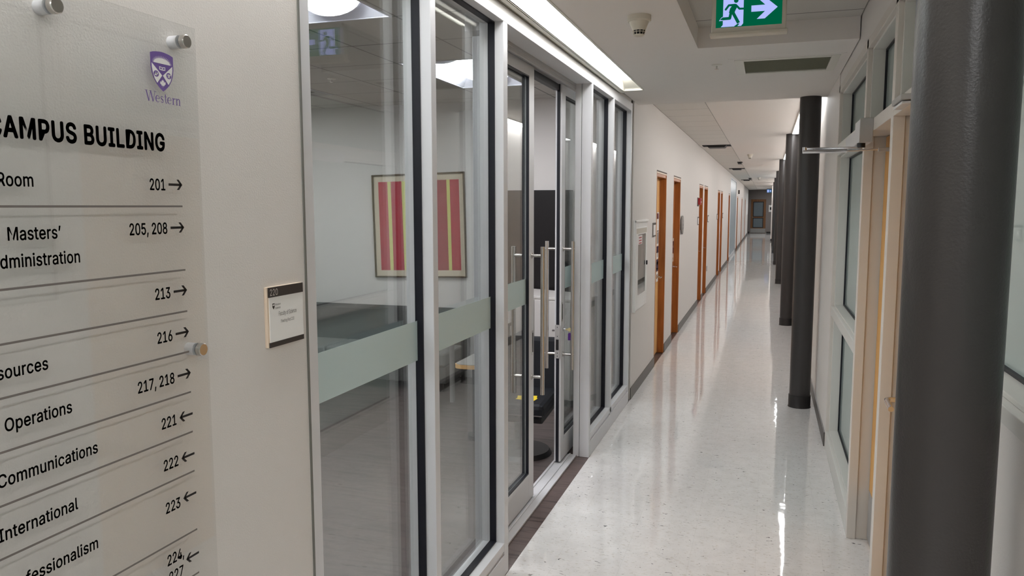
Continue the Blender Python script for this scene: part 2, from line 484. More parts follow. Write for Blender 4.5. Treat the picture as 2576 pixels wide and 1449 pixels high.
# letters: outlines in thousandths of the cap height, "advance, contours"
GLYPH = {"'":(0.405,'153,624 138,1000 266,1000 252,624'),
',':(0.369,'74,-235 133,140 269,140 166,-235'),
'0':(0.891,'446,-13 375,-7 312,14 255,47 207,94 167,152 135,223 112,305 98,397 94,499 99,602 113,694 136,776 168,847 208,906 256,952 312,986 375,1007 446,1013 516,1007 579,986 635,952 683,906 723,847 755,776 778,694 792,602 797,499 792,397 778,305 755,223 724,152 684,94 636,47 580,14 516,-7|446,97 492,103 534,119 570,145 602,181 628,227 649,282 664,347 673,419 676,499 673,580 664,653 649,718 628,773 602,819 570,855 534,882 492,898 446,903 399,898 357,882 320,855 289,819 263,773 242,718 227,653 218,580 215,499 218,419 227,347 242,282 263,227 289,181 320,145 357,119 399,103'),
'1':(0.891,'150,0 150,107 768,107 768,0|542,1000 542,0 418,0 418,881 411,881 169,703 169,839 390,1000'),
'2':(0.891,'125,0 125,93 460,450 496,488 528,523 555,555 587,600 611,642 625,685 629,730 623,780 605,823 575,857 537,883 491,898 440,903 385,897 339,879 301,851 273,813 256,766 250,711 129,711 133,769 147,822 169,869 200,912 237,947 281,975 331,997 385,1009 442,1013 500,1009 553,997 601,976 644,948 680,915 710,875 731,831 745,783 749,732 744,677 729,625 713,589 690,550 661,508 624,463 578,411 525,353 300,119 300,111 765,111 765,0'),
'3':(0.891,'428,-13 369,-10 313,1 261,19 213,44 172,75 138,113 111,156 94,205 86,259 215,259 226,211 249,171 282,139 325,116 374,103 430,98 488,103 541,120 585,146 618,183 640,229 647,285 640,337 621,385 588,427 540,459 499,474 451,484 395,487 308,487 308,588 566,881 566,889 137,889 137,1000 732,1000 732,905 415,547 415,568 486,570 549,561 606,542 655,514 696,479 729,437 753,390 768,339 773,285 768,229 753,177 728,130 695,88 655,53 607,25 553,3 493,-9'),
'4':(0.891,'78,207 78,311 485,1000 611,1000 213,326 213,319 812,319 812,207|554,0 554,238 554,287 554,624 674,624 674,0'),
'5':(0.891,'435,-13 377,-9 324,2 275,22 231,48 194,80 163,118 139,161 124,207 117,256 240,256 250,213 271,175 302,143 341,119 385,103 435,98 492,105 543,127 585,160 617,205 638,259 644,319 641,360 632,399 616,435 583,480 540,515 488,537 428,544 378,540 329,528 285,508 252,483 132,497 189,1000 720,1000 720,889 296,889 263,593 268,593 305,619 349,639 399,651 451,656 496,653 538,645 578,631 615,612 648,589 678,561 705,529 727,493 745,454 758,412 766,368 768,321 764,259 749,201 725,149 693,102 653,62 607,30 554,6 497,-9'),
'6':(0.891,'445,-13 385,-9 330,5 280,29 235,61 197,100 166,146 143,199 129,256 125,318 128,367 139,418 157,470 183,527 221,594 270,669 496,1000 633,1000 297,513 286,513 302,541 325,565 352,587 385,603 421,614 462,617 520,613 573,601 621,579 663,550 698,514 727,471 748,422 760,368 764,309 760,249 746,193 723,143 692,98 654,59 609,28 559,5 504,-9|445,95 500,102 548,123 587,156 618,199 637,251 644,309 637,368 618,420 587,462 548,494 500,515 445,522 390,515 342,495 302,463 271,420 252,370 246,311 252,252 271,200 302,156 342,123 390,102'),
'7':(0.891,'191,0 636,881 636,889 122,889 122,1000 768,1000 768,882 324,0'),
'8':(0.891,'445,-13 380,-9 321,3 266,22 219,50 178,82 146,121 121,166 107,214 102,266 105,307 113,346 128,384 158,433 199,474 247,503 300,520 300,525 254,542 215,569 182,605 158,649 143,696 138,748 143,797 156,842 178,884 208,921 244,953 287,979 335,998 388,1010 445,1013 501,1010 554,998 602,979 644,953 681,921 710,884 733,842 746,797 750,748 745,696 731,649 706,605 674,569 635,542 591,525 591,520 643,503 690,474 730,433 761,384 776,346 785,307 788,266 783,214 768,166 744,121 711,82 671,50 623,22 569,3 510,-9|445,97 507,102 560,119 603,145 635,180 655,223 662,272 655,325 634,371 600,409 556,438 504,456 445,462 385,456 333,438 289,409 255,371 234,325 227,272 234,223 253,180 285,145 329,119 363,106 402,99|445,569 495,574 539,590 576,616 604,650 622,691 627,738 622,785 605,826 577,859 541,884 496,899 445,904 393,899 349,884 312,859 284,826 267,785 261,738 267,691 284,650 312,616 349,590 394,574'),
'9':(0.891,'444,1013 504,1009 559,995 610,971 654,939 692,900 723,854 746,801 760,744 764,682 761,633 750,582 733,530 706,473 668,406 619,331 394,0 256,0 593,487 604,487 588,459 565,435 537,413 505,397 468,386 428,383 370,387 317,400 270,421 227,450 192,486 163,529 142,578 129,632 125,691 130,752 143,807 167,858 198,903 236,941 280,972 330,995 385,1009|444,905 390,898 342,877 302,844 272,801 253,749 246,691 253,632 272,581 302,538 342,506 390,485 444,478 499,485 548,505 588,537 618,580 637,631 644,689 637,748 618,800 588,844 548,877 500,898'),
'A':(0.943,'32,0 396,1000 543,1000 910,0 776,0 564,595 551,634 536,680 519,731 501,791 480,861 456,940 482,940 458,860 437,789 419,729 402,677 387,633 374,595 167,0|216,279 216,391 727,391 727,279'),
'B':(0.897,'118,0 118,1000 474,1000 539,996 597,984 646,964 688,938 722,906 749,869 767,827 779,783 783,735 777,677 760,629 734,592 700,562 661,540 619,524 619,515 667,506 714,483 756,447 791,399 808,361 818,317 822,268 818,219 806,173 787,131 759,94 722,62 677,35 623,16 558,4 485,0|245,112 481,112 552,117 607,132 648,157 676,189 693,226 699,269 692,317 673,362 642,399 601,429 549,447 488,454 245,454|245,561 468,561 520,566 567,582 605,608 635,642 654,683 661,731 655,774 640,811 615,843 578,868 531,883 472,888 245,888'),
'C':(1.003,'525,-13 442,-6 366,14 295,49 233,97 180,156 137,226 105,308 86,399 79,499 86,600 105,691 137,773 180,844 233,903 295,951 366,985 442,1006 525,1013 575,1011 623,1004 669,991 712,974 753,952 790,926 824,896 854,861 880,822 902,780 918,734 930,684 803,684 788,733 765,776 737,812 702,842 663,866 620,883 574,893 525,896 466,891 411,875 361,850 316,814 277,769 246,715 222,652 208,580 203,499 208,419 222,347 246,284 278,230 316,185 362,150 412,124 467,109 525,104 574,108 620,118 663,135 702,158 737,189 765,225 788,267 803,316 930,316 918,266 902,220 881,178 855,140 825,105 791,75 753,48 713,26 670,9 624,-3 576,-11'),
'D':(0.987,'430,0 189,0 189,112 422,112 499,117 567,133 625,159 674,194 714,239 745,293 767,355 780,425 785,502 780,578 767,647 745,709 715,762 676,806 628,842 572,867 507,883 434,888 183,888 183,1000 443,1000 536,993 619,973 693,940 757,895 810,837 852,769 883,689 901,601 907,502 901,403 883,313 852,233 809,164 755,107 689,60 613,27 527,7|245,1000 245,0 118,0 118,1000'),
'E':(0.823,'118,0 118,1000 732,1000 732,888 245,888 245,562 699,562 699,450 245,450 245,112 738,112 738,0'),
'F':(0.806,'118,0 118,1000 726,1000 726,888 245,888 245,547 681,547 681,435 245,435 245,0'),
'G':(1.023,'528,-13 443,-6 365,15 294,49 231,97 179,156 136,227 104,309 86,399 79,499 86,600 104,691 136,773 178,844 231,903 293,951 362,985 439,1006 521,1013 572,1011 622,1003 669,990 714,972 755,949 793,923 827,891 857,857 883,819 904,777 921,733 932,685 802,685 784,732 761,773 733,809 700,839 662,864 620,881 573,892 522,896 464,891 410,876 360,850 315,815 277,770 246,715 222,652 208,580 203,499 208,419 222,348 246,285 278,231 316,186 362,150 413,125 469,109 528,104 582,108 632,120 678,140 718,167 751,201 779,242 799,289 811,341 815,398 854,391 556,391 556,503 940,503 940,393 934,315 916,243 886,178 846,122 798,75 740,37 676,9 605,-8'),
'H':(1.016,'118,0 118,1000 245,1000 245,568 771,568 771,1000 898,1000 898,0 771,0 771,456 245,456 245,0'),
'I':(0.591,'61,0 61,112 232,112 232,888 61,888 61,1000 530,1000 530,888 359,888 359,112 530,112 530,0'),
'L':(0.773,'118,0 118,1000 245,1000 245,112 710,112 710,0'),
'M':(1.235,'118,0 118,1000 298,1000 545,368 554,343 565,312 588,241 600,203 612,165 623,129 632,96 604,96 625,162 649,238 661,276 672,311 683,342 693,368 936,1000 1116,1000 1116,0 991,0 991,572 992,643 992,683 993,725 995,812 997,899 1008,899 994,852 978,805 947,713 933,671 919,633 906,599 896,572 672,0 562,0 335,572 325,598 313,631 285,710 270,754 254,801 237,850 220,899 234,899 236,818 238,730 239,646 239,607 240,572 240,0'),
'N':(1.029,'118,0 118,1000 268,1000 674,359 692,331 713,296 737,255 762,210 788,160 813,108 796,105 791,160 787,213 786,263 785,309 784,383 784,1000 911,1000 911,0 760,0 397,570 374,609 349,650 322,696 291,749 211,889 234,892 240,754 243,695 244,645 245,603 246,572 246,0'),
'O':(1.048,'525,-13 442,-6 366,14 296,49 234,97 181,156 137,226 105,308 86,399 79,499 86,600 105,691 137,773 181,844 234,903 296,951 366,985 442,1006 525,1013 608,1006 684,985 754,951 816,903 869,844 912,773 944,691 963,600 969,499 963,399 944,308 912,226 869,156 816,97 754,49 684,14 608,-6|525,104 582,109 637,124 687,149 732,184 771,229 803,283 827,347 841,419 846,499 841,581 827,653 803,717 771,771 732,816 687,851 637,876 582,891 525,896 467,891 413,876 362,850 317,815 278,770 246,716 223,653 208,580 203,499 208,419 223,347 246,283 278,229 317,185 362,150 413,124 467,109'),
'P':(0.874,'118,0 118,1000 462,1000 535,995 599,981 653,958 699,927 737,889 766,845 787,795 799,741 803,683 799,626 787,572 766,522 737,477 699,439 653,407 599,384 535,370 462,365 215,365 215,477 457,477 506,479 548,489 584,503 626,535 655,577 672,627 677,683 672,740 655,789 626,831 584,862 548,877 505,886 456,889 245,889 245,0'),
'Q':(1.048,'482,313 615,313 726,167 754,128 921,-94 788,-94 679,52 651,90|525,-13 442,-6 366,14 296,49 234,97 181,156 137,226 105,308 86,399 79,499 86,600 105,691 137,773 181,844 234,903 296,951 366,985 442,1006 525,1013 608,1006 684,985 754,951 816,903 869,844 912,773 944,691 963,600 969,499 963,399 944,308 912,226 869,156 816,97 754,49 684,14 608,-6|525,104 582,109 637,124 687,149 732,184 771,229 803,283 827,347 841,419 846,499 841,581 827,653 803,717 771,771 732,816 687,851 637,876 582,891 525,896 467,891 413,876 362,850 317,815 278,770 246,716 223,653 208,580 203,499 208,419 223,347 246,283 278,229 317,185 362,150 413,124 467,109'),
'R':(0.882,'118,0 118,1000 464,1000 536,996 600,983 655,960 701,931 738,894 767,851 788,803 800,750 805,692 800,634 788,582 767,534 738,491 701,456 654,427 600,406 536,393 464,389 189,389 189,501 459,501 508,504 550,512 585,524 627,553 656,591 673,638 679,692 673,748 656,796 627,835 585,864 549,878 507,886 458,889 245,889 245,0|694,0 452,450 595,450 841,0'),
'S':(0.878,'440,-17 370,-14 307,-2 251,18 201,45 159,78 125,118 100,164 83,213 75,269 205,269 217,216 243,172 280,139 327,115 381,101 440,97 484,99 524,106 562,119 611,145 648,180 671,224 679,274 672,317 653,352 622,379 581,402 534,421 481,437 361,470 285,497 221,529 169,569 132,615 109,670 102,732 107,786 122,836 147,880 181,919 222,952 270,979 325,998 383,1010 446,1013 510,1009 568,998 621,978 669,952 708,920 741,882 766,839 782,793 788,743 663,743 652,789 629,828 594,860 550,883 499,897 442,901 382,896 329,880 285,855 253,822 233,783 226,738 234,692 257,656 292,627 333,606 376,589 418,577 520,549 565,535 612,518 660,496 705,467 744,432 776,388 791,354 800,316 803,272 798,220 784,170 760,125 727,84 685,49 636,21 578,0 512,-13'),
'T':(0.882,'63,888 63,1000 820,1000 820,888 505,888 505,0 379,0 379,888'),
'U':(1.017,'509,-16 433,-11 365,5 303,30 248,65 203,107 167,157 140,213 123,274 118,340 118,1000 244,1000 244,350 248,304 259,261 277,222 301,187 331,158 368,133 410,116 457,105 509,101 561,105 608,116 650,133 686,158 716,187 740,222 758,261 768,304 772,350 772,1000 899,1000 899,340 893,274 877,213 850,157 814,107 768,65 714,30 653,5 584,-11'),
'W':(1.349,'305,0 32,1000 162,1000 321,385 333,336 345,286 356,235 367,184 377,132 387,78 372,78 382,132 393,184 404,235 415,286 428,336 440,385 602,1000 746,1000 907,385 920,336 933,286 944,235 956,184 967,132 977,78 960,78 970,132 981,184 992,235 1003,286 1028,385 1186,1000 1316,1000 1042,0 895,0 723,635 712,678 701,722 691,769 680,820 670,874 661,934 687,934 677,877 668,825 658,776 648,729 637,682 625,635 453,0'),
'X':(0.932,'36,0 427,559 427,465 58,1000 205,1000 350,787 378,745 401,710 421,678 439,647 458,613 478,574 456,574 477,612 495,646 514,678 534,710 558,745 587,787 734,1000 877,1000 509,470 509,564 896,0 750,0 574,254 549,292 528,325 509,354 491,384 473,417 453,454 481,454 461,418 443,386 425,356 405,326 383,293 357,254 180,0'),
'a':(0.765,'314,-17 269,-14 226,-5 186,10 150,30 119,56 94,88 75,124 63,166 60,212 66,270 85,316 114,352 152,380 197,400 246,414 298,424 350,432 411,440 459,446 496,452 522,462 537,477 542,501 542,505 537,547 524,583 502,612 471,633 432,646 385,650 335,646 293,634 259,615 231,591 211,565 197,538 81,572 100,615 125,650 154,680 187,704 223,724 261,738 301,748 341,754 381,756 423,753 470,746 517,731 562,708 602,675 634,629 649,592 659,546 662,494 662,0 544,0 544,102 535,102 519,75 495,48 464,23 423,2 374,-12|335,89 397,96 448,115 489,145 518,183 536,226 542,271 542,373 530,365 510,358 484,351 455,346 424,341 394,337 345,330 303,323 264,312 230,296 203,274 186,245 180,206 186,171 200,142 224,119 255,103 293,93'),
'c':(0.778,'407,-16 343,-11 283,5 230,32 182,69 143,114 110,167 86,228 72,295 67,368 72,443 86,511 110,572 143,626 182,671 230,707 283,734 343,750 407,756 461,752 511,741 557,724 600,700 637,669 668,633 693,591 711,544 595,515 585,543 571,569 553,591 531,611 505,627 476,639 443,646 407,648 361,644 320,631 285,610 256,581 232,547 213,508 200,464 192,418 189,368 192,320 200,274 213,231 232,192 256,158 285,130 320,108 361,96 407,91 444,94 477,101 506,113 532,130 555,150 573,174 588,201 598,230 713,201 696,153 671,110 639,73 602,42 559,17 512,-1 462,-12'),
'd':(0.834,'384,-16 324,-11 269,5 219,31 175,68 138,112 107,166 85,227 72,296 67,371 72,446 85,514 108,575 138,628 176,673 220,709 270,735 325,751 385,756 448,750 497,733 536,708 565,680 586,652 602,627 611,627 611,1000 731,1000 731,0 615,0 615,115 603,115 586,90 564,61 534,33 496,7 446,-10|402,92 445,96 483,108 517,128 546,154 570,187 589,226 602,270 610,319 613,373 610,425 602,473 589,517 570,555 547,587 518,614 484,633 445,644 402,648 358,644 318,632 284,612 255,585 232,552 213,513 200,470 192,423 189,373 192,321 200,273 213,229 232,190 256,156 285,129 319,108 358,96'),
'e':(0.794,'417,-16 348,-11 285,5 230,32 182,69 142,113 109,167 86,227 72,294 67,367 72,441 86,508 109,569 140,624 179,669 226,706 280,734 339,750 403,756 444,753 483,747 523,735 560,719 595,697 627,670 657,637 682,599 702,554 717,503 727,445 730,381 730,333 147,333 147,434 664,434 609,397 606,445 598,488 585,528 556,579 516,617 465,641 403,649 360,645 322,634 288,616 245,578 214,530 195,474 189,415 189,349 192,297 201,250 217,209 239,173 265,144 297,121 333,104 373,94 418,91 460,94 499,104 532,120 561,143 584,172 601,207 718,178 694,124 659,77 629,50 594,27 555,9 513,-5 466,-13'),
'f':(0.499,'448,746 448,643 13,643 13,746|158,0 158,848 166,907 188,955 222,993 266,1020 316,1036 368,1042 406,1040 437,1036 461,1030 477,1024 447,921 436,924 422,928 405,931 383,932 336,925 303,904 285,870 279,823 279,0'),
'g':(0.835,'407,-296 354,-293 306,-286 263,-274 207,-249 162,-216 126,-178 99,-136 199,-80 217,-104 239,-130 267,-154 303,-174 349,-187 407,-191 463,-186 513,-172 555,-148 587,-113 606,-68 612,-11 612,134 602,134 585,109 563,82 534,54 496,31 446,15 383,9 325,14 271,29 222,52 177,85 139,127 108,177 86,236 72,302 67,376 72,449 85,516 108,577 139,629 176,673 221,709 271,735 326,751 385,756 448,750 498,733 537,708 567,680 588,651 605,627 615,627 615,746 732,746 732,-17 727,-78 713,-131 689,-177 656,-214 617,-244 571,-267 520,-283 465,-293|403,116 446,120 484,130 518,148 559,186 590,238 603,280 611,327 614,379 611,430 603,476 590,519 571,556 548,588 519,614 485,633 446,645 403,648 359,644 319,632 285,612 256,586 232,554 213,516 200,474 192,428 189,379 192,328 200,282 214,241 244,189 286,149 320,131 359,120'),
'h':(0.806,'224,446 224,0 103,0 103,1000 224,1000 224,565 201,565 227,627 260,676 299,712 344,736 393,751 447,756 496,752 540,742 580,725 616,700 646,669 670,631 688,585 698,532 702,473 702,0 582,0 582,462 577,516 562,562 537,598 503,625 461,642 413,647 362,641 316,624 278,595 248,556 230,506'),
'i':(0.328,'103,0 103,746 224,746 224,0|164,870 133,876 106,894 87,919 81,950 87,981 106,1006 133,1024 164,1029 197,1024 224,1006 242,981 248,950 242,919 224,894 197,876'),
'k':(0.748,'216,269 216,416 237,416 559,746 708,746 362,392 348,392|103,0 103,1000 224,1000 224,0|578,0 291,365 376,450 731,0'),
'l':(0.372,'274,-5 221,0 178,15 145,40 122,73 108,115 103,166 103,1000 224,1000 224,194 227,151 236,122 255,107 287,102 303,102 315,103 325,105 334,107 355,5 338,2 318,-2 296,-4'),
'm':(1.199,'103,0 103,746 220,746 221,580 211,580 231,635 260,680 297,715 338,739 384,754 431,759 482,753 527,737 565,709 595,672 617,629 631,579 614,579 633,631 663,674 702,710 748,737 801,753 858,759 901,756 940,747 977,731 1011,709 1039,681 1063,646 1080,604 1091,556 1095,501 1095,0 974,0 974,499 970,548 954,586 929,615 879,641 823,650 776,644 736,628 703,603 679,570 664,531 659,486 659,0 539,0 539,511 529,567 497,611 450,640 392,650 350,645 310,629 275,604 247,569 229,523 224,468 224,0'),
'n':(0.805,'224,446 224,0 103,0 103,746 219,746 220,565 201,565 227,627 260,676 299,712 344,736 393,751 447,756 495,752 540,742 580,725 615,700 645,669 670,631 688,585 698,532 702,473 702,0 582,0 582,462 577,516 562,562 537,598 503,625 461,642 413,647 362,641 316,624 278,595 248,556 230,506'),
'o':(0.816,'407,-16 343,-11 283,5 230,32 182,69 143,114 110,167 86,228 72,295 67,368 72,443 86,511 110,572 143,626 182,671 230,707 283,734 343,750 407,756 473,750 533,734 587,707 634,671 674,626 706,572 730,511 744,443 749,368 744,295 730,228 706,167 674,114 634,69 587,32 533,5 473,-11|407,91 454,96 496,108 531,130 561,158 585,192 604,231 617,274 625,320 627,368 625,417 617,464 604,507 585,547 561,581 531,610 496,631 454,644 407,648 361,644 320,631 285,610 256,581 232,547 213,508 200,464 192,418 189,368 192,320 200,274 213,231 232,192 256,158 285,130 320,108 361,96'),
'p':(0.834,'103,-281 103,746 220,746 220,627 232,627 248,652 270,680 299,708 337,733 387,750 450,756 510,751 565,735 615,709 659,673 696,628 727,575 749,514 763,446 767,371 763,296 749,227 727,166 697,112 660,68 616,31 566,5 511,-11 451,-16 389,-10 339,7 301,33 271,61 249,90 232,115 224,115 224,-281|433,92 477,96 515,108 549,129 578,156 602,190 621,229 634,273 642,321 645,373 642,423 634,470 621,513 603,552 579,585 550,612 516,632 477,644 433,648 389,644 351,633 317,614 288,587 264,555 246,517 232,473 224,425 222,373 224,319 232,270 246,226 265,187 289,154 318,128 352,108 390,96'),
'r':(0.509,'103,0 103,746 219,746 219,631 227,631 256,682 300,722 336,741 376,753 419,756 434,756 451,756 478,754 478,634 469,635 452,638 430,640 407,640 357,635 313,618 276,592 247,557 229,515 224,466 224,0'),
's':(0.718,'358,-16 308,-14 262,-6 221,7 183,24 150,47 121,75 98,107 81,144 70,185 185,209 207,156 244,119 294,97 356,89 405,93 446,104 481,122 515,159 527,202 520,238 499,267 465,289 417,305 293,334 231,353 181,378 142,409 114,446 98,489 92,538 96,580 108,617 128,652 155,682 188,707 226,728 270,743 317,753 368,756 416,753 460,745 499,732 548,704 588,667 617,622 637,570 527,545 508,585 477,620 431,645 368,654 307,646 257,623 224,588 213,545 221,508 244,478 282,456 338,438 451,411 513,392 563,368 602,337 629,300 646,258 651,209 647,167 635,128 614,93 586,61 552,34 511,13 464,-3 413,-13'),
't':(0.447,'401,746 401,643 13,643 13,746|128,926 248,926 248,192 253,150 268,121 294,104 335,98 348,98 364,100 381,103 397,105 419,3 399,-2 377,-5 354,-7 331,-8 271,-3 221,14 181,42 151,80 133,127 128,183'),
'u':(0.806,'358,-10 310,-7 266,4 226,21 190,45 160,77 136,115 118,161 107,213 103,273 103,746 224,746 224,283 229,229 244,184 269,147 303,120 345,104 393,99 444,104 490,122 528,151 557,190 576,240 582,300 582,746 702,746 702,0 586,0 586,180 604,180 578,118 545,69 505,33 461,9 412,-5'),
'v':(0.765,'319,0 34,746 166,746 325,305 341,260 355,215 367,171 379,127 392,83 404,41 362,41 374,83 387,127 399,171 411,215 425,260 440,305 599,746 730,746 445,0'),
'y':(0.765,'93,-272 121,-168 140,-172 174,-177 204,-175 231,-165 256,-145 278,-114 296,-70 319,-3 34,746 166,746 325,305 340,260 355,215 367,170 379,127 391,83 404,41 361,41 374,83 386,127 398,171 411,215 425,260 440,305 600,746 730,746 401,-114 376,-167 347,-210 313,-243 274,-267 230,-281 180,-285 152,-284 127,-281 107,-277'),
'’':(0.348,'101,626 160,1000 297,1000 193,626'),
' ':(0.369,''),
}
def text_mesh(body, sx=1.0, bold=0.0, track=0.0):
    """filled sans letters, cap height 1, condensed by sx, thickened by bold"""
    cu = bpy.data.curves.new('t', 'CURVE')
    cu.dimensions = '2D'; cu.fill_mode = 'BOTH'
    x = 0.0
    for ch in body:
        adv, con = GLYPH[ch]
        for c in con.split('|'):
            if not c: continue
            pts = [tuple(int(q) / 1000.0 for q in p.split(',')) for p in c.split()]
            sp = cu.splines.new('POLY')
            sp.points.add(len(pts) - 1)
            for i, p in enumerate(pts):
                sp.points[i].co = ((x + p[0]) * sx, p[1], 0, 1)
            sp.use_cyclic_u = True
        x += adv + track
    o = bpy.data.objects.new('t', cu); C.objects.link(o)
    dg = bpy.context.evaluated_depsgraph_get(); dg.update()
    me = bpy.data.meshes.new_from_object(o.evaluated_get(dg))
    bpy.data.objects.remove(o); bpy.data.curves.remove(cu)
    v0 = [tuple(p.co[:2]) for p in me.vertices]
    f0 = [tuple(p.vertices) for p in me.polygons]
    bpy.data.meshes.remove(me)
    if not bold: return v0, f0
    v, f = [], []
    for k in range(8):            # heavier weight: the outline swept round a small circle
        dx, dy = bold * math.cos(k * math.pi / 4), bold * math.sin(k * math.pi / 4)
        f += [tuple(len(v) + i for i in q) for q in f0]
        v += [(p[0] + dx, p[1] * (1 - 2 * bold) + bold + dy) for p in v0]
    return v, f

class Flat:
    """flat lettering and marks gathered in (u, v), laid on a plane origin + u*U + v*V"""
    def __init__(self): self.v = []; self.f = []
    def text(self, body, left=None, right=None, base=0.0, cap=0.02, width=None, sx=0.8, bold=0.0, center=None, track=0.0):
        v, f = text_mesh(body, sx, bold, track)
        x0 = min(p[0] for p in v); x1 = max(p[0] for p in v)
        k = cap if width is None else width / (x1 - x0)
        if left is not None: o = left - x0 * k
        elif right is not None: o = right - x1 * k
        else: o = center - (x0 + x1) / 2 * k
        n = len(self.v)
        self.v += [(o + p[0] * k, base + p[1] * cap) for p in v]
        self.f += [tuple(n + i for i in q) for q in f]
        return self
    def poly(self, pts):
        n = len(self.v); self.v += list(pts); self.f.append(tuple(range(n, n + len(pts)))); return self
    def rect(self, u0, u1, v0, v1): return self.poly([(u0, v0), (u1, v0), (u1, v1), (u0, v1)])
    def disc(self, cu, cv, ru, rv=None, seg=28):
        rv = ru if rv is None else rv
        return self.poly([(cu + ru * math.cos(2 * math.pi * i / seg), cv + rv * math.sin(2 * math.pi * i / seg)) for i in range(seg)])
    def stroke(self, pts, w0, w1=None):
        """tapering stroke made of quads with round joints"""
        w1 = w0 if w1 is None else w1
        k = len(pts) - 1
        for i in range(k):
            a, b = Vector(pts[i]), Vector(pts[i + 1])
            wa = w0 + (w1 - w0) * i / k; wb = w0 + (w1 - w0) * (i + 1) / k
            d = (b - a).normalized(); p = Vector((-d.y, d.x))
            self.poly([tuple(a + p * wa / 2), tuple(a - p * wa / 2), tuple(b - p * wb / 2), tuple(b + p * wb / 2)])
            if i < k - 1: self.disc(b.x, b.y, wb / 2, seg=12)
        return self
    def arrow(self, u, v, length, head, t, direction=1):
        u0, u1 = (u, u + length) if direction > 0 else (u + length, u)
        d = direction
        self.rect(min(u0, u1 - d * t * 0.8), max(u0, u1 - d * t * 0.8), v - t / 2, v + t / 2)
        for s in (1, -1):
            self.poly([(u1, v), (u1 - d * t * 1.35, v), (u1 - d * head - d * t * 1.2, v + s * head), (u1 - d * head + d * t * .15, v + s * head)])
        return self
    def mb(self, origin, U, V, lift=0.0):
        o = Vector(origin); U = Vector(U); V = Vector(V); N = U.cross(V).normalized()
        b = MB()
        b.v = [tuple(o + U * p[0] + V * p[1] + N * lift) for p in self.v]
        b.f = list(self.f)
        return b

YU, ZV = (0, 1, 0), (0, 0, 1)
def on_left_wall(name, fl, x, m, parent, lift=0.0, label=None):
    return obj(name, fl.mb((x, 0, 0), YU, ZV, lift), m, parent, label=label)

WX = -1.10          # face of the left wall
RX = 0.44           # face of the right wall
SOF = 2.585         # lowered soffit near the camera
HI = 2.70           # ceiling beyond and in the meeting room
SOF_END = 6.95

# ------------------------------------------------------------------ floor
struct('floor', MB().box(-1.098, 3.0, -6.0, 51.0, -0.05, 0.0), MT['floor'], 'pale speckled vinyl tile floor of the corridor, waxed and shiny', 'floor')
struct('floor.001', MB().box(-4.75, -1.307, -2.0, 7.1, -0.05, 0.0), MT['plank'], 'grey wood plank floor inside the glazed meeting room', 'floor')
struct('floor.002', MB().box(-1.307, -1.098, 3.305, 5.025, -0.05, -0.0005), MT['strip'], 'dark wood plank strip of floor at the sliding door threshold', 'floor')
struct('floor.003', MB().box(-1.307, -1.098, -6.0, 3.305, -0.05, -0.002).box(-1.307, -1.098, 5.025, 51, -0.05, -0.002), MT['plank'], 'floor slab under the left wall and glazing', 'floor')

# ------------------------------------------------------------------ ceilings
LIGHT_L = (-1.10, -0.925, -2.6, 6.03)
RECESS = (-0.40, 0.44, 1.9, 4.60)
VENT = (-0.20, 0.365, 5.05, 5.57)
struct('ceiling', MB().plate(2, SOF, SOF + 0.02, -1.10, RX, -6.0, SOF_END, (LIGHT_L, RECESS, VENT))
       .box(-1.10, RX, SOF_END - 0.02, SOF_END, SOF + 0.02, HI), MT['ceil'], 'lowered white soffit ceiling above the near part of the corridor', 'ceiling')
struct('ceiling.001', MB().box(RECESS[0] - .02, RECESS[0], RECESS[2], RECESS[3], SOF + .02, HI + .02).box(RECESS[0] - .02, RECESS[1], RECESS[3], RECESS[3] + .02, SOF + .02, HI + .02)
       .box(RECESS[0] - .02, RECESS[1], RECESS[2] - .02, RECESS[2], SOF + .02, HI + .02), MT['ceil'], 'painted sides of the ceiling recess around the green exit sign', 'ceiling')
struct('ceiling.002', MB().box(RECESS[0], RECESS[1], RECESS[2], RECESS[3], HI, HI + .02), MT['rtile'], 'acoustic tile top of the ceiling recess above the exit sign', 'ceiling')
STRIP_X = -0.60
struct('ceiling.003', MB().box(STRIP_X, RX + .02, SOF_END, 40.4, HI, HI + .02).box(STRIP_X, 1.0, 40.4, 51, HI, HI + .02), MT['ceil'], 'smooth white ceiling of the far corridor', 'ceiling')
struct('ceiling.004', MB().box(-1.10, STRIP_X, SOF_END, 51, HI - 0.004, HI + .02), MT['ctile'], 'row of white ceiling tiles beside the far left wall', 'ceiling')

# ------------------------------------------------------------------ left wall with door openings
DOORS_L = [(8.20, 9.04), (9.75, 10.56), (13.58, 14.37), (14.68, 15.55), (18.80, 19.70), (20.04, 20.87), (24.15, 25.00), (31.1, 31.95), (36.6, 37.45), (42.4, 43.25)]
DH = 2.065
struct('wall_left', MB().box(-1.24, WX, -6.0, 1.69, 0, SOF + .1), MT['wall'], 'cream painted wall carrying the acrylic directory sign', 'wall')
holes = [(a, b, 0, DH) for a, b in DOORS_L] + [(25.43, 30.1, 0.0, 2.60)]
struct('wall_left.001', MB().plate(0, -1.24, WX, 6.70, 49.0, 0, HI + .02, holes), MT['wall'], 'cream painted left wall with a row of oak doors', 'wall')
bbm = MB()
ys = [6.70] + [v for d in DOORS_L[:7] for v in d] + [25.43, 30.1] + [v for d in DOORS_L[7:] for v in d] + [49.0]
for i in range(0, len(ys), 2):
    bbm.box(WX, WX + .008, ys[i], ys[i + 1], 0, 0.10)
struct('baseboard_left', bbm, MT['base'], 'grey rubber baseboard along the left wall', 'baseboard')
struct('wall_left.002', MB().box(-1.30, -1.24, 6.95, 49, 0, HI + .02), MT['shadow_gap'], 'dark backing behind the oak doors of the left wall', 'wall')
# header zone above storefront
struct('trim_1', MB().box(-1.24, WX - .012, 1.69, 6.70, 2.555, HI + .02), MT['ceil'], 'painted bulkhead strip above the aluminium glazing', 'trim')

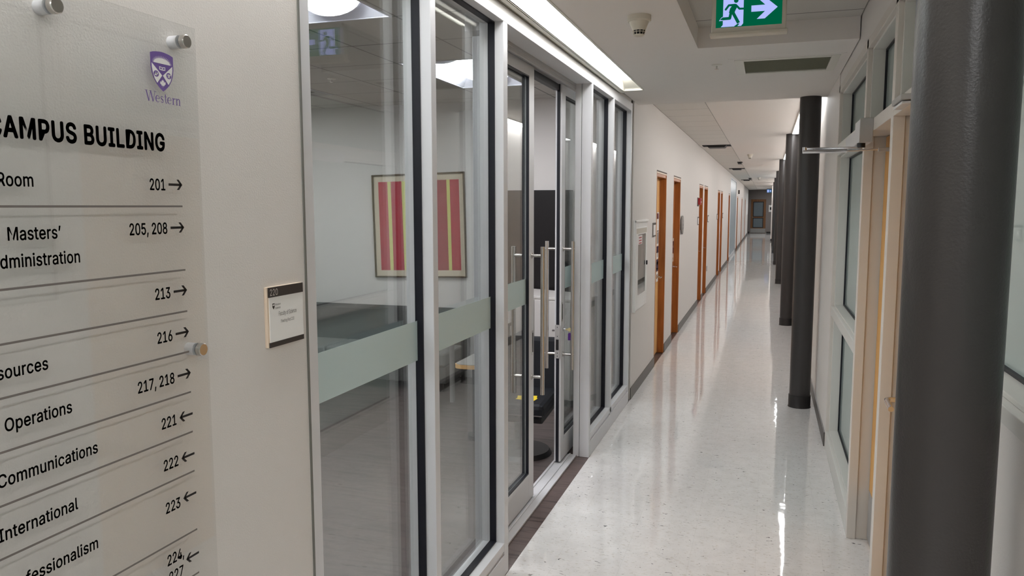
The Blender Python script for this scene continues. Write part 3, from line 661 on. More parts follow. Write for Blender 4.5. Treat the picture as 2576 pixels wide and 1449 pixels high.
# ------------------------------------------------------------------ right wall
struct('wall_right', MB().box(RX, RX + .17, 5.78, 40.0, 0, HI + .02), MT['wall_r'], 'cream painted right wall behind the row of dark columns', 'wall')
struct('baseboard_right', MB().box(RX - .008, RX, 5.79, 40.0, 0, 0.10), MT['base'], 'grey rubber baseboard along the right wall', 'baseboard')
struct('wall_right.001', MB().box(RX + .005, RX + .17, -6.0, 2.36, 0, 1.285), MT['wall_r'], 'low cream wall under the nearest right window', 'wall')
struct('wall_right.002', MB().box(RX + .005, RX + .17, -6.0, 5.78, 2.49, HI + .02), MT['wall_r'], 'cream bulkhead above the right transom windows', 'wall')
struct('wall_right.003', MB().box(2.95, 3.0, -6, 5.78, 0, HI + .02), MT['room_wall'], 'far wall of the unlit room behind the right windows', 'wall')
struct('wall_right.004', MB().box(RX + .17, 3.0, 5.78, 5.83, 0, HI + .02), MT['room_wall'], 'end wall of the unlit room behind the right windows', 'wall')
struct('ceiling.005', MB().box(RX + .17, 3.0, -6, 5.83, HI, HI + .03), MT['room_wall'], 'ceiling of the unlit room behind the right windows', 'ceiling')
struct('wall_back', MB().box(-1.3, 3.0, -6.05, -6.0, 0, HI + .02), MT['wall'], 'cream wall closing the corridor behind the viewer', 'wall')

# ------------------------------------------------------------------ far end
struct('wall_end', MB().plate(1, 51.0, 51.1, -2.2, 1.6, 0, HI + .02, [(-1.0, -0.03, 0, 2.15)]), MT['end_wall'], 'dark grey end wall around the far wooden door', 'wall')
struct('wall_end.001', MB().box(-2.2, -1.10, 48.95, 49.0, 0, HI + .02), MT['wall'], 'short return wall at the far left corner', 'wall')
struct('wall_right.005', MB().box(0.20, 0.34, 40.0, 40.4, 0, HI).box(0.34, RX + .17, 40.0, 40.4, 0, HI), MT['wall_r'], 'cream end of a wall standing far down on the right', 'wall')
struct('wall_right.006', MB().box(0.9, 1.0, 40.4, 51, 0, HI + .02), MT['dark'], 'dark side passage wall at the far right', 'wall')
struct('baseboard_end', MB().box(-1.10, -1.02, 50.985, 51, 0, .1).box(0.0, 0.9, 50.985, 51, 0, .1).box(0.195, 0.345, 39.985, 40.0, 0, .1), MT['black'], 'black baseboard at the far end of the corridor', 'baseboard')

# ------------------------------------------------------------------ meeting room shell
RB = 7.10
struct('wall_back.001', MB().box(-4.75, -1.24, RB, RB + .05, 0, HI), MT['room_wall'], 'off-white far wall of the meeting room with the red striped picture', 'wall')
struct('wall_left.003', MB().box(-4.80, -4.75, -2.05, RB, 0, HI), MT['room_wall'], 'off-white side wall deep inside the meeting room', 'wall')
struct('wall_back.002', MB().box(-4.75, -1.24, -2.05, -2.0, 0, HI), MT['room_wall'], 'off-white near wall of the meeting room', 'wall')
TRO = [(-2.48, -1.93, 2.63, 3.81), (-2.48, -1.93, 5.07, 6.25), (-3.70, -3.15, 2.63, 3.81), (-4.31, -3.76, 5.07, 6.25), (-2.48, -1.93, .19, 1.37), (-3.70, -3.15, .19, 1.37)]
struct('ceiling.006', MB().plate(2, HI, HI + .02, -4.75, -1.24, -2.0, RB, TRO), MT['rtile'], 'grey acoustic tile ceiling of the meeting room', 'ceiling')

# ------------------------------------------------------------------ storefront on the left
MULL = [(1.69, 1.735), (2.478, 2.520), (3.245, 3.300), (5.025, 5.068), (5.775, 5.820), (6.565, 6.615)]
sf = thing('trim_2', 'silver aluminium storefront framing around the meeting room glass', 'frame', (WX, 1.69, 0), kind='structure')
for i, (a, b) in enumerate(MULL):
    if i in (2, 3):
        mb = MB().box(-1.21, WX, a, b, 0, 2.555)
        if i == 3: mb = MB().box(-1.165, WX, a, b, 0, 2.555).box(-1.21, -1.168, a + .003, b, 0, 2.555)
        else: mb = MB().box(-1.21, WX, a, b, 0, 2.555)
    else:
        mb = MB().box(-1.205, WX, a, b, 0.0, 2.555)
    obj('mullion', mb, MT['alu'], sf, bevel=.002)
obj('header', MB().box(-1.205, WX + .001, 1.69, 6.615, 2.49, 2.556), MT['alu'], sf, bevel=.002)
obj('track', MB().box(-1.30, -1.205, 3.30, 5.025, 2.472, 2.556).box(-1.222, -1.205, 3.30, 5.025, 2.452, 2.472), MT['alu_dark'], sf, bevel=.002)
for a, b in ((1.735, 3.245), (5.068, 6.565)):
    obj('sill', MB().box(-1.205, WX, a, b, 0.118, 0.158), MT['alu'], sf, bevel=.002)
    obj('plinth', MB().box(-1.20, WX - .006, a, b, 0.0, 0.118).box(-1.15, WX + .002, a, b, 0.0, 0.102), MT['alu'], sf, bevel=.002)
obj('threshold', MB().box(-1.305, -1.185, 3.30, 5.03, 0.0, 0.012).box(-1.235, -1.225, 3.30, 5.03, .012, .018).box(-1.30, -1.285, 3.30, 5.03, .012, .018), MT['alu'], sf, bevel=.002)
obj('side_joint', MB().box(-1.20, WX - .012, 6.615, 6.70, 0, 2.585), MT['caulk'], sf)
tag(obj('trim_3', MB().box(WX - .1, WX + .003, 1.683, 1.69, 0, SOF), MT['caulk']), 'grey edge joint between the near wall and the glazing', 'trim', kind='structure')

BAND = (1.156, 1.298)
GX0, GX1 = -1.196, -1.190
FX = -1.163         # outer lite carrying the frosted stripe
def window(n, y0, y1, label):
    r = thing('window_%d' % n, label, 'window', (GX1, y0, 0.158), kind='structure')
    z0, z1 = 0.158, 2.49
    obj('pane', MB().box(GX0, GX1, y0 - .004, y1 + .004, z0 - .004, z1 + .004), MT['pane'], r)
    g = MB(); t = .012
    g.box(-1.170, -1.140, y0, y0 + .006, z0, z1).box(-1.170, -1.140, y1 - .006, y1, z0, z1)
    g.box(-1.170, -1.140, y0, y1, z0, z0 + .006).box(-1.170, -1.140, y0, y1, z1 - .006, z1)
    obj('gasket', g, MT['gasket'], r)
    obj('outer_pane', MB().box(FX - .004, FX, y0 - .003, y1 + .003, z0, z1), MT['pane_out'], r)
    obj('frosted_band', MB().box(FX, FX + .0006, y0, y1, *BAND), MT['frost'], r, label='grey green frosted film stripe')
    return r
window(1, 1.735, 2.478, 'leftmost tall meeting room window with a frosted stripe, beside the directory wall')
window(2, 2.520, 3.245, 'tall meeting room window just left of the sliding doors')
window(3, 5.068, 5.775, 'tall narrow window just right of the sliding doors')
window(4, 5.820, 6.565, 'last tall meeting room window before the far corridor wall')

# sliding door leaves (door_1 left leaf, door_2 right leaf)
DX0, DX1 = -1.288, -1.245
def leaf(n, y0, y1, label, lead_at_low):
    r = thing('door_%d' % n, label, 'door', ((DX0 + DX1) / 2, y0, 0.02), kind='structure')
    z0, z1 = 0.022, 2.462
    st = 0.092
    fr = MB().box(DX0, DX1, y0, y0 + st, z0, z1).box(DX0, DX1, y1 - st, y1, z0, z1)
    fr.box(DX0, DX1, y0 + st, y1 - st, z0, z0 + .155).box(DX0, DX1, y0 + st, y1 - st, z1 - .06, z1)
    obj('frame', fr, MT['alu'], r, bevel=.002)
    obj('pane', MB().box(-1.2705, -1.2645, y0 + st, y1 - st, z0 + .155, z1 - .06), MT['pane'], r)
    g = MB(); a, b, c, d = y0 + st, y1 - st, z0 + .155, z1 - .06
    for xx in ((-1.262, -1.246), (-1.287, -1.272)):
        g.box(*xx, a, a + .007, c, d).box(*xx, b - .007, b, c, d).box(*xx, a, b, c, c + .007).box(*xx, a, b, d - .007, d)
    obj('gasket', g, MT['gasket'], r)
    obj('glazing_bead', MB().box(DX1 - .012, DX1 + .003, a, b, z0 + .133, z0 + .153), MT['alu'], r, bevel=.002)
    obj('frosted_band', MB().box(-1.2642, -1.2638, a, b, *BAND), MT['frost'], r, label='grey green frosted film stripe')
    ye = y0 if lead_at_low else y1
    s = -1 if lead_at_low else 1
    obj('edge_seal', MB().box(-1.276, -1.257, min(ye, ye + s * .006), max(ye, ye + s * .006), z0, z1), MT['gasket'], r)
    yp = y0 + .046 if lead_at_low else y1 - .046
    for side, xb, xf in ((1, -1.180, DX1), (-1, -1.353, DX0)):
        h = obj('pull_handle', MB().cyl((xb, yp, 0.635), (xb, yp, 1.475), .0125, seg=20), MT['steel'], r, smooth=True, label='brushed steel vertical pull bar')
        for zz in (0.735, 1.425):
            p = MB().tube([(xf, yp - s * .0, zz), (xf + side * .03, yp, zz), (xb - side * .004, yp, zz), (xb + side * .011, yp, zz)], .009)
            p.cyl((xf, yp, zz), (xf + side * .004, yp, zz), .016, seg=20)
            obj('bracket', p, MT['steel'], h, smooth=True)
    return r, yp
d1, yp1 = leaf(1, 3.36, 4.20, 'left sliding glass door leaf in a silver frame, pushed open', False)
d2, yp2 = leaf(2, 4.82, 5.66, 'right sliding glass door leaf with lock and key in its silver stile', True)
# slot pull on left leaf
fp = MB().box(DX1, DX1 + .003, 4.158, 4.182, 0.86, 1.0)
obj('flush_pull', fp, MT['chrome'], d1, bevel=.001)
obj('flush_slot', MB().box(DX1 + .003, DX1 + .0036, 4.164, 4.176, 0.875, 0.985), MT['dark'], d1)
# lock parts on right leaf
obj('lock_plate', MB().box(-1.284, -1.250, 4.811, 4.8135, 0.715, 0.935), MT['alu_dark'], d2, bevel=.001)
obj('latch', MB().box(-1.276, -1.258, 4.809, 4.812, 0.770, 0.840), MT['black'], d2)
for zz in (0.73, 0.75, 0.86, 0.92):
    obj('screw', MB().cyl((-1.267, 4.811, zz), (-1.267, 4.8095, zz), .003, seg=10), MT['black'], d2)
obj('lock_cylinder', MB().cyl((DX1, 4.872, 0.900), (DX1 + .012, 4.872, 0.900), .015).cyl((DX1 + .012, 4.872, 0.900), (DX1 + .020, 4.872, 0.900), .010), MT['chrome'], d2, smooth=True)
obj('thumb_turn', MB().cyl((DX0, 4.872, 0.895), (DX0 - .006, 4.872, 0.895), .016).box(DX0 - .030, DX0 - .006, 4.867, 4.877, 0.882, 0.892), MT['chrome'], d2, smooth=True)
obj('flush_pull', MB().box(DX1, DX1 + .003, 4.836, 4.858, 0.955, 1.08), MT['alu_dark'], d2, bevel=.001)
obj('flush_slot', MB().box(DX1 + .003, DX1 + .0036, 4.841, 4.853, 0.968, 1.068), MT['dark'], d2)
obj('door_operator', MB().box(-1.300, -1.262, 4.20, 4.82, 2.425, 2.460), MT['black'], sf, bevel=.002)
# key with purple tag
k = thing('key', 'pale brass key with a purple plastic tag hanging from the sliding door lock', 'key', (DX1 + .02, 4.872, 0.900))
kb = MB()
kb.box(DX1 + .020, DX1 + .030, 4.870, 4.874, .894, .904)
kb.prism([(DX1 + .030 + .013 + .013 * math.cos(t * math.pi / 4 + .4), 4.870, .898 + .013 * math.sin(t * math.pi / 4 + .4)) for t in range(8)], (0, .004, 0))
obj('blade', kb, MT['brass'], k)
obj('ring', MB().tube([(DX1 + .045 + .008 * math.cos(t * math.pi / 6), 4.872, .882 + .010 * math.sin(t * math.pi / 6)) for t in range(13)], .0009, 8), MT['steel'], k, smooth=True)
tg = [(-.011, 0), (.011, 0), (.011, .040), (.006, .048), (-.006, .048), (-.011, .040)]
obj('tag', MB().prism([(DX1 + .045 + a, 4.870, .828 + b) for a, b in tg], (0, .003, 0)), MT['violet'], k, label='purple key tag')

# ------------------------------------------------------------------ right storefront
sr = thing('trim_4', 'cream painted steel framing of the right windows and doors', 'frame', (RX, 2.36, 0), kind='structure')
for a, b in ((5.72, 5.78), (4.175, 4.235), (3.265, 3.325), (2.36, 2.42)):
    obj('post', MB().box(RX, RX + .042, a, b, 0, 2.50).box(RX + .042, RX + .16, a + .010, b - .004, 0, 2.50), MT['frame_r'], sr, bevel=.002)
obj('rail', MB().box(RX, RX + .15, 2.42, 3.265, 2.035, 2.09).box(RX, RX + .15, 3.325, 4.175, 2.035, 2.09), MT['frame_r'], sr, bevel=.002)
obj('rail', MB().box(RX, RX + .15, 4.235, 5.72, 2.035, 2.11), MT['frame_w'], sr, bevel=.002)
obj('top_rail', MB().box(RX, RX + .15, -6.0, 5.78, 2.455, 2.50), MT['frame_r'], sr, bevel=.002)
obj('transom_rail', MB().box(RX, RX + .15, 4.235, 5.72, 0.950, 1.012), MT['frame_w'], sr, bevel=.002)
obj('sill', MB().box(RX, RX + .15, 4.235, 5.72, 0.0, 0.128), MT['frame_w'], sr, bevel=.002)
obj('sill', MB().box(RX, RX + .16, -6.0, 2.36, 1.285, 1.32), MT['frame_w'], sr, bevel=.002)
RGX = 0.525
def rwindow(n, y0, y1, z0, z1, label):
    r = thing('window_%d' % n, label, 'window', (RGX, y0, z0), kind='structure')
    # deep inner frame (reveal)
    obj('reveal', MB().box(RX + .02, RX + .145, y1 - .012, y1, z0, z1).box(RX + .02, RX + .145, y0, y0 + .012, z0, z1)
        .box(RX + .02, RX + .145, y0, y1, z0, z0 + .012).box(RX + .02, RX + .145, y0, y1, z1 - .012, z1), MT['frame_w'], r, bevel=.002)
    obj('pane', MB().box(RGX, RGX + .007, y0, y1, z0, z1), MT['pane_r'], r)
    t = .02
    g = MB().box(RGX - .010, RGX, y0 + .012, y0 + t, z0 + .012, z1 - .012).box(RGX - .010, RGX, y1 - t, y1 - .012, z0 + .012, z1 - .012)
    g.box(RGX - .010, RGX, y0 + .012, y1 - .012, z0 + .012, z0 + t).box(RGX - .010, RGX, y0 + .012, y1 - .012, z1 - t, z1 - .012)
    obj('gasket', g, MT['gasket'], r)
    return r
rwindow(5, 4.235, 5.72, 1.012, 2.035, 'tall upper pane of the sidelight on the right, past the oak door')
rwindow(6, 4.235, 5.72, 0.128, 0.950, 'low bottom pane of the sidelight on the right')
rwindow(7, 4.235, 5.72, 2.110, 2.455, 'transom window with painted green reflections above the right sidelight')
rwindow(8, 3.325, 4.175, 2.090, 2.455, 'transom window with painted green reflections above the door with the operator arm')
rwindow(9, 2.420, 3.265, 2.090, 2.455, 'transom window above the door partly hidden by the nearest column')
rwindow(10, -6.0, 2.36, 1.32, 2.455, 'nearest right window, behind the big dark column')
# right doors
r = thing('door_3', 'honey oak door in the cream frame under the silver door operator', 'door', (0.60, 3.325, 0), kind='structure')
obj('leaf', MB().box(.536, .580, 3.330, 4.172, 0.01, 2.03), MT['oak_r'], r, bevel=.002)
obj('kick_plate', MB().box(.534, .536, 3.335, 4.165, 0.02, 0.27), MT['alu_dark'], r)
obj('handle', MB().tube([(.536, 3.40, 1.0), (.495, 3.40, 1.0), (.490, 3.43, 1.0), (.490, 3.52, 1.0)], .009), MT['chrome'], r, smooth=True)
r = thing('door_4', 'oak door with a chrome lever, mostly hidden by the nearest dark column', 'door', (0.53, 2.42, 0), kind='structure')
obj('leaf', MB().box(.505, .550, 2.425, 3.262, 0.01, 2.03), MT['oak_r'], r, bevel=.002)
obj('handle', MB().tube([(.505, 3.17, .972), (.462, 3.17, .972), (.452, 3.16, .972), (.450, 3.13, .970), (.450, 3.04, .966)], .010).cyl((.505, 3.17, .972), (.497, 3.17, .972), .026), MT['chrome'], r, smooth=True, label='chrome lever handle')
# door operator
op = thing('door_operator', 'silver automatic door operator with a long arm above the right oak door', 'door operator', (RX, 3.85, 2.03))
obj('cover', MB().prism([(.386, 3.85, 1.985), (RX, 3.85, 1.985), (RX, 3.85, 2.090), (.386, 3.85, 2.090)], (0, .22, 0)), MT['alu'], op, bevel=.004)
obj('housing', MB().box(.410, RX, 4.07, 4.80, 2.00, 2.075), MT['alu'], op, bevel=.004)
obj('end_cap', MB().box(.384, RX, 3.846, 3.851, 1.983, 2.092), MT['alu_dark'], op, bevel=.002)
obj('spindle', MB().cyl((.400, 3.92, 1.985), (.400, 3.92, 1.965), .018), MT['black'], op, smooth=True)
a = MB().box(.150, .405, 3.912, 3.928, 1.958, 1.970)
obj('arm', a, MT['chrome'], op, bevel=.003)
obj('forearm', MB().tube([(.150, 3.905, 1.950), (.34, 3.90, 1.950)], .008).tube([(.33, 3.90, 1.950), (.48, 3.90, 1.955)], .0045).cyl((.158, 3.915, 1.944), (.158, 3.915, 1.972), .010), MT['chrome'], op, smooth=True)
obj('arm_foot', MB().box(.47, .536, 3.885, 3.915, 1.945, 1.962), MT['alu_dark'], op, bevel=.002)
sn = thing('door_closer', 'small ribbed silver unit on the frame beside the nearest dark column', 'door closer', (RX, 3.0, 2.04))
obj('body', MB().box(.405, RX, 2.86, 3.055, 2.046, 2.066), MT['alu_dark'], sn, bevel=.002)
obj('cap', MB().box(.410, RX, 2.87, 3.050, 2.034, 2.043), MT['alu'], sn, bevel=.002)

# ------------------------------------------------------------------ columns
COLS = [(.3216, 1.556, SOF, 'nearest dark grey round column, filling the right edge of the view'),
        (.3125, 6.910, SOF, 'dark grey round column standing by the end of the right sidelight'),
        (.3050, 11.69, HI, 'dark grey round column, third from the viewer on the right'),
        (.3040, 17.95, HI, 'dark grey round column, fourth from the viewer on the right'),
        (.3020, 23.90, HI, 'dark grey round column, fifth from the viewer on the right'),
        (.3000, 29.60, HI, 'dark grey round column, sixth from the viewer on the right'),
        (.3000, 34.90, HI, 'farthest dark grey round column, just before the cream wall end')]
for x, y, h, lab in COLS:
    r = thing('column', lab, 'column', (x, y, 0), group='dark grey round columns along the right wall')
    obj('shaft', MB().cyl((x, y, 0.0), (x, y, h), .084, seg=64, caps=False), MT['column'], r, smooth=True)
    obj('base_sleeve', MB().lathe([(.084, .105), (.0895, .103), (.0895, .010), (.0935, .002), (.0935, 0.0)], x, y, 48), MT['sleeve'], r, smooth=True)

# ------------------------------------------------------------------ corridor lights
lt = thing('ceiling_light', 'long recessed linear light above the meeting room glazing', 'ceiling light', (-1.01, 1.7, SOF))
obj('trim', MB().box(-1.112, -1.088, -2.6, 6.03, SOF - .022, SOF - .008).box(-1.090, -1.058, -2.6, 6.0, SOF - .028, SOF - .018).box(-1.066, -1.058, -2.6, 5.99, SOF - .028, SOF + .055)
    .box(-.934, -.919, -2.6, 6.03, SOF - .004, SOF + .001).box(-1.112, -.919, 5.985, 6.03, SOF - .016, SOF - .002), MT['white'], lt, bevel=.003)
obj('housing', MB().box(-.930, -.925, -2.6, 6.0, SOF, SOF + .09).box(-1.10, -.925, 5.99, 5.996, SOF, SOF + .09).box(-1.10, -.925, -2.6, 6.0, SOF + .09, SOF + .095), MT['white'], lt)
yy = [-2.5, -1.35, -.17, 1.01, 2.19, 3.45, 4.62, 5.88]
for a, b in zip(yy[:-1], yy[1:]):
    obj('diffuser', MB().box(-1.057, -.931, a + .004, b - .004, SOF + .050, SOF + .054), MT['lens'], lt, label='glowing white diffuser')
for y in yy[1:-1]:
    obj('joint', MB().box(-1.058, -.930, y - .008, y + .008, SOF + .040, SOF + .049), MT['alu_dark'], lt)
obj('end_plate', MB().prism([(-1.058, 5.88, SOF + .052), (-.934, 5.88, SOF + .052), (-.934, 5.985, SOF + .004), (-1.058, 5.985, SOF + .004)], (0, 0, .004)), MT['white'], lt)
SEG = [(-5.0, 0.6, 'added out of view behind the viewer'), (7.10, 11.55, 'between the second and third columns'), (11.85, 17.8, 'between the third and fourth columns'), (18.1, 23.75, 'between the fourth and fifth columns'),  # first light is added unseen behind the viewer to brighten the sign wall
       (24.05, 29.45, 'between the fifth and sixth columns'), (29.75, 34.75, 'between the sixth and farthest columns'), (35.05, 39.8, 'past the farthest column')]
for a, b, lab in SEG:
    HI_ = SOF if a < 0 else HI
    r = thing('ceiling_light', 'linear ceiling light against the right wall ' + lab, 'ceiling light', (.37, a, HI_), group='linear lights along the right wall')
    obj('trim', MB().box(.290, .302, a, b, HI_ - .012, HI_ + .002).box(.29, RX, b - .03, b, HI_ - .012, HI_ + .002).box(.29, RX, a, a + .03, HI_ - .012, HI_ + .002), MT['white'], r, bevel=.002)
    obj('diffuser', MB().box(.302, .4385, a + .03, b - .03, HI_ - .014, HI_ - .010), MT['cove'], r, label='glowing white diffuser')

r = thing('ceiling_light', 'added ceiling light hidden in the side passage to brighten the far end', 'ceiling light', (.72, 41.0, HI))  # added out of sight to lift the dark end wall and door
obj('trim', MB().box(.60, .88, 41.0, 50.0, HI - .006, HI), MT['white'], r)
obj('diffuser', MB().box(.62, .86, 41.02, 49.98, HI - .008, HI - .006), MT['cove'], r, label='glowing white diffuser')

# ------------------------------------------------------------------ meeting room lights
for i, ((x0, x1, y0, y1), lab) in enumerate(zip(TRO, ('seen at the top of the first window', 'farther back, seen through the second window', 'deep in the room on the near side', 'deep in the room by the far wall', 'behind the directory wall, nearer the glass', 'behind the directory wall, deeper in the room'))):
    r = thing('ceiling_light', 'recessed basket ceiling light in the meeting room ' + lab, 'ceiling light', ((x0 + x1) / 2, (y0 + y1) / 2, HI), group='meeting room basket lights')
    h = HI + .11
    cx = (x0 + x1) / 2
    mb = MB()
    e = .10
    mb.quad((x0, y0, HI), (x1, y0, HI), (x1 - e, y0 + e, h), (x0 + e, y0 + e, h)).quad((x1, y1, HI), (x0, y1, HI), (x0 + e, y1 - e, h), (x1 - e, y1 - e, h))
    mb.quad((x0, y1, HI), (x0, y0, HI), (x0 + e, y0 + e, h), (x0 + e, y1 - e, h)).quad((x1, y0, HI), (x1, y1, HI), (x1 - e, y1 - e, h), (x1 - e, y0 + e, h))
    mb.quad((x0 + e, y0 + e, h), (x1 - e, y0 + e, h), (x1 - e, y1 - e, h), (x0 + e, y1 - e, h))
    obj('reflector', mb, MT['troffer'], r)
    obj('trim', MB().box(x0 - .012, x1 + .012, y0 - .012, y0, HI - .004, HI + .001).box(x0 - .012, x1 + .012, y1, y1 + .012, HI - .004, HI + .001).box(x0 - .012, x0, y0, y1, HI - .004, HI + .001).box(x1, x1 + .012, y0, y1, HI - .004, HI + .001), MT['troffer'], r)
    arc = [(cx + .155 * math.cos(math.pi + math.pi * t / 12), HI + .075 + .075 * math.sin(math.pi + math.pi * t / 12)) for t in range(13)]
    obj('lens', MB().prism([(px, y0 + .10, pz) for px, pz in arc], (0, y1 - y0 - .20, 0)), MT['room_lens'], r, smooth=True, label='glowing rounded lens')
    for yy0 in (y0 + .085, y1 - .10):
        arc2 = [(cx + .165 * math.cos(math.pi + math.pi * t / 12), HI + .077 + .080 * math.sin(math.pi + math.pi * t / 12)) for t in range(13)]
        obj('end_cap', MB().prism([(px, yy0, pz) for px, pz in arc2], (0, .015, 0)), MT['troffer'], r)

# ------------------------------------------------------------------ exit sign
EY = 3.66
ex0, ex1 = -0.262, 0.054
es = thing('exit_sign', 'green and white running man exit sign with right arrow hanging from the ceiling', 'exit sign', ((ex0 + ex1) / 2, EY + .02, 2.46))
zb = 2.463
obj('housing', MB().box(ex0, ex1, EY, EY + .045, zb, zb + .205), MT['offwhite'], es, bevel=.004)
obj('bottom_lip', MB().box(ex0 - .006, ex1 + .006, EY - .006, EY + .05, zb - .012, zb + .004), MT['offwhite'], es, bevel=.003)
obj('canopy', MB().box(-.2, -.0, EY + .005, EY + .04, zb + .205, HI), MT['offwhite'], es, bevel=.003)
gw = .278; s_ = gw / 1790.0
gx0 = ex0 + (ex1 - ex0 - gw) / 2; gz0 = zb + .024
def P(x, y):
    return (x - 430 - (735 - y) * 25 / 735.0, (735 - y) - (x - 430) * 100 / 1790.0)
def uv(pts): return [(P(*p)[0] * s_, P(*p)[1] * s_) for p in pts]
org = (gx0, EY, gz0)
def exit_face(parent, org, s=1.0, greenm=None, whitem=None):
    fg = Flat().rect(0, gw, 0, gw * .5)
    obj('green_face', fg.mb(org, (s, 0, 0), (0, 0, s), .0006), greenm or MT['sign_green'], parent)
    top = gw * .5 * .95
    fw = Flat()
    a = uv([(650, 40), (627, 650), (570, 712), (940, 694), (1010, 640), (1090, 615), (1030, 684), (1130, 680), (1187, 612), (1208, 40)])
    fw.poly([(a[0][0], top)] + a[1:9] + [(a[9][0], top)])
    fw.poly(uv([(632, 420), (580, 455), (525, 540), (632, 534)]))
    ah = uv([(1415, 128), (1410, 300), (1780, 280), (1555, 497), (1770, 485), (2117, 178)])
    ym = (ah[0][1] + ah[1][1]) / 2
    tip = ah[5]
    fw.poly([ah[0], ah[1], ah[2], (ah[2][0] + .012, ym), (ah[2][0], 2 * ym - ah[2][1])])
    fw.poly([ah[2], ah[3], ah[4], (tip[0], ym), (ah[2][0] + .012, ym)])
    fw.poly([(ah[2][0] + .012, ym), (tip[0], ym), (ah[4][0], 2 * ym - ah[4][1]), (ah[3][0], 2 * ym - ah[3][1]), (ah[2][0], 2 * ym - ah[2][1])])
    obj('white_symbols', fw.mb(org, (s, 0, 0), (0, 0, s), .0012), whitem or MT['sign_white'], parent)
    fm = Flat()
    hd = uv([(1003, -18)])[0]
    fm.disc(hd[0], hd[1], 62 * s_)
    fm.stroke(uv([(985, 98), (800, 110), (715, 222)]), 60 * s_)
    e = uv([(715, 222)])[0]; fm.disc(e[0], e[1], 30 * s_, seg=14)
    fm.stroke(uv([(1000, 110), (1090, 208), (1206, 206)]), 56 * s_)
    fm.poly(uv([(870, 80), (1010, 75), (1040, 130), (965, 280), (960, 330), (800, 320), (830, 200), (880, 130)]))
    fm.stroke(uv([(860, 300), (822, 468), (620, 482)]), 80 * s_)
    fm.poly(uv([(632, 440), (585, 470), (550, 515), (632, 515)]))
    fm.stroke(uv([(905, 300), (1062, 600)]), 86 * s_)
    fm.poly(uv([(940, 690), (1030, 622), (1090, 612), (1030, 684)]))
    obj('running_man', fm.mb(org, (s, 0, 0), (0, 0, s), .0018), greenm or MT['sign_green'], parent)
exit_face(es, org)

# ------------------------------------------------------------------ small ceiling things
def smoke(x, y, z, label):
    r = thing('smoke_detector', label, 'smoke detector', (x, y, z))
    obj('base', MB().lathe([(0, z), (.055, z), (.056, z - .022), (.052, z - .028), (0, z - .028)], x, y), MT['offwhite'], r, smooth=True)
    obj('cone', MB().lathe([(.046, z - .028), (.044, z - .034), (.030, z - .066), (.030, z - .068)], x, y), MT['offwhite'], r, smooth=True)
    obj('chamber', MB().lathe([(.026, z - .064), (.024, z - .084), (0, z - .084)], x, y), MT['dark'], r, smooth=True)
    cg = MB()
    for i in range(10):
        t = 2 * math.pi * i / 10
        cg.tube([(x + .029 * math.cos(t), y + .029 * math.sin(t), z - .066), (x + .0245 * math.cos(t), y + .0245 * math.sin(t), z - .086)], .0016, 6)
    cg.lathe([(.0275, z - .073), (.0285, z - .0745), (.0272, z - .076), (.0262, z - .0745), (.0275, z - .073)], x, y)
    cg.lathe([(0, z - .086), (.025, z - .086), (.0255, z - .089), (.018, z - .093), (0, z - .094)], x, y)
    obj('cage', cg, MT['offwhite'], r, smooth=True)
    return r
sd = smoke(-.597, 3.74, SOF, 'cream smoke detector on the soffit left of the exit sign')
dup(sd, (-.348, 15.95, HI), 'small smoke detector on the far ceiling between the tiles and the columns')
dup(sd, (-.30, 29.0, HI), 'tiny smoke detector far down the corridor ceiling')
def sprinkler(x, y, z, label):
    r = thing('sprinkler', label, 'sprinkler', (x, y, z))
    obj('escutcheon', MB().lathe([(0, z), (.034, z), (.030, z - .006), (.010, z - .008), (0, z - .008)], x, y), MT['white'], r, smooth=True)
    obj('head', MB().cyl((x, y, z - .006), (x, y, z - .026), .005, seg=12).lathe([(0, z - .026), (.013, z - .026), (.013, z - .028), (0, z - .028)], x, y, 20), MT['steel'], r, smooth=True)
    return r
sp = sprinkler(-.33, 5.16, SOF, 'sprinkler head in the soffit beside the ceiling grille')
dup(sp, (-3.29, 5.49, HI), 'sprinkler head in the tiled ceiling of the meeting room')
v = thing('ceiling_vent', 'green grey air grille in a white frame in the soffit', 'vent', ((VENT[0] + VENT[1]) / 2, 5.3, SOF))
obj('frame', MB().plate(2, SOF - .005, SOF + .004, VENT[0] - .02, VENT[1] + .02, VENT[2] - .02, VENT[3] + .02, [(VENT[0] + .035, VENT[1] - .03, VENT[2] + .03, VENT[3] - .03)]), MT['white'], v, bevel=.002)
gm = MB().box(VENT[0], VENT[1], VENT[2], VENT[3], SOF + .012, SOF + .016)
n = 30
for i in range(n):
    yv = VENT[2] + .03 + (VENT[3] - VENT[2] - .06) * (i + .5) / n
    gm.box(VENT[0] + .03, VENT[1] - .03, yv - .003, yv + .003, SOF + .002, SOF + .012)
obj('grille', gm, MT['grille'], v)
tag(obj('access_panel', MB().plate(2, SOF - .0015, SOF, -.26, .415, 4.995, 5.62, [(-.22, .385, 5.03, 5.59)]), MT['ceil']), 'thin painted access panel rim around the soffit grille', 'panel')
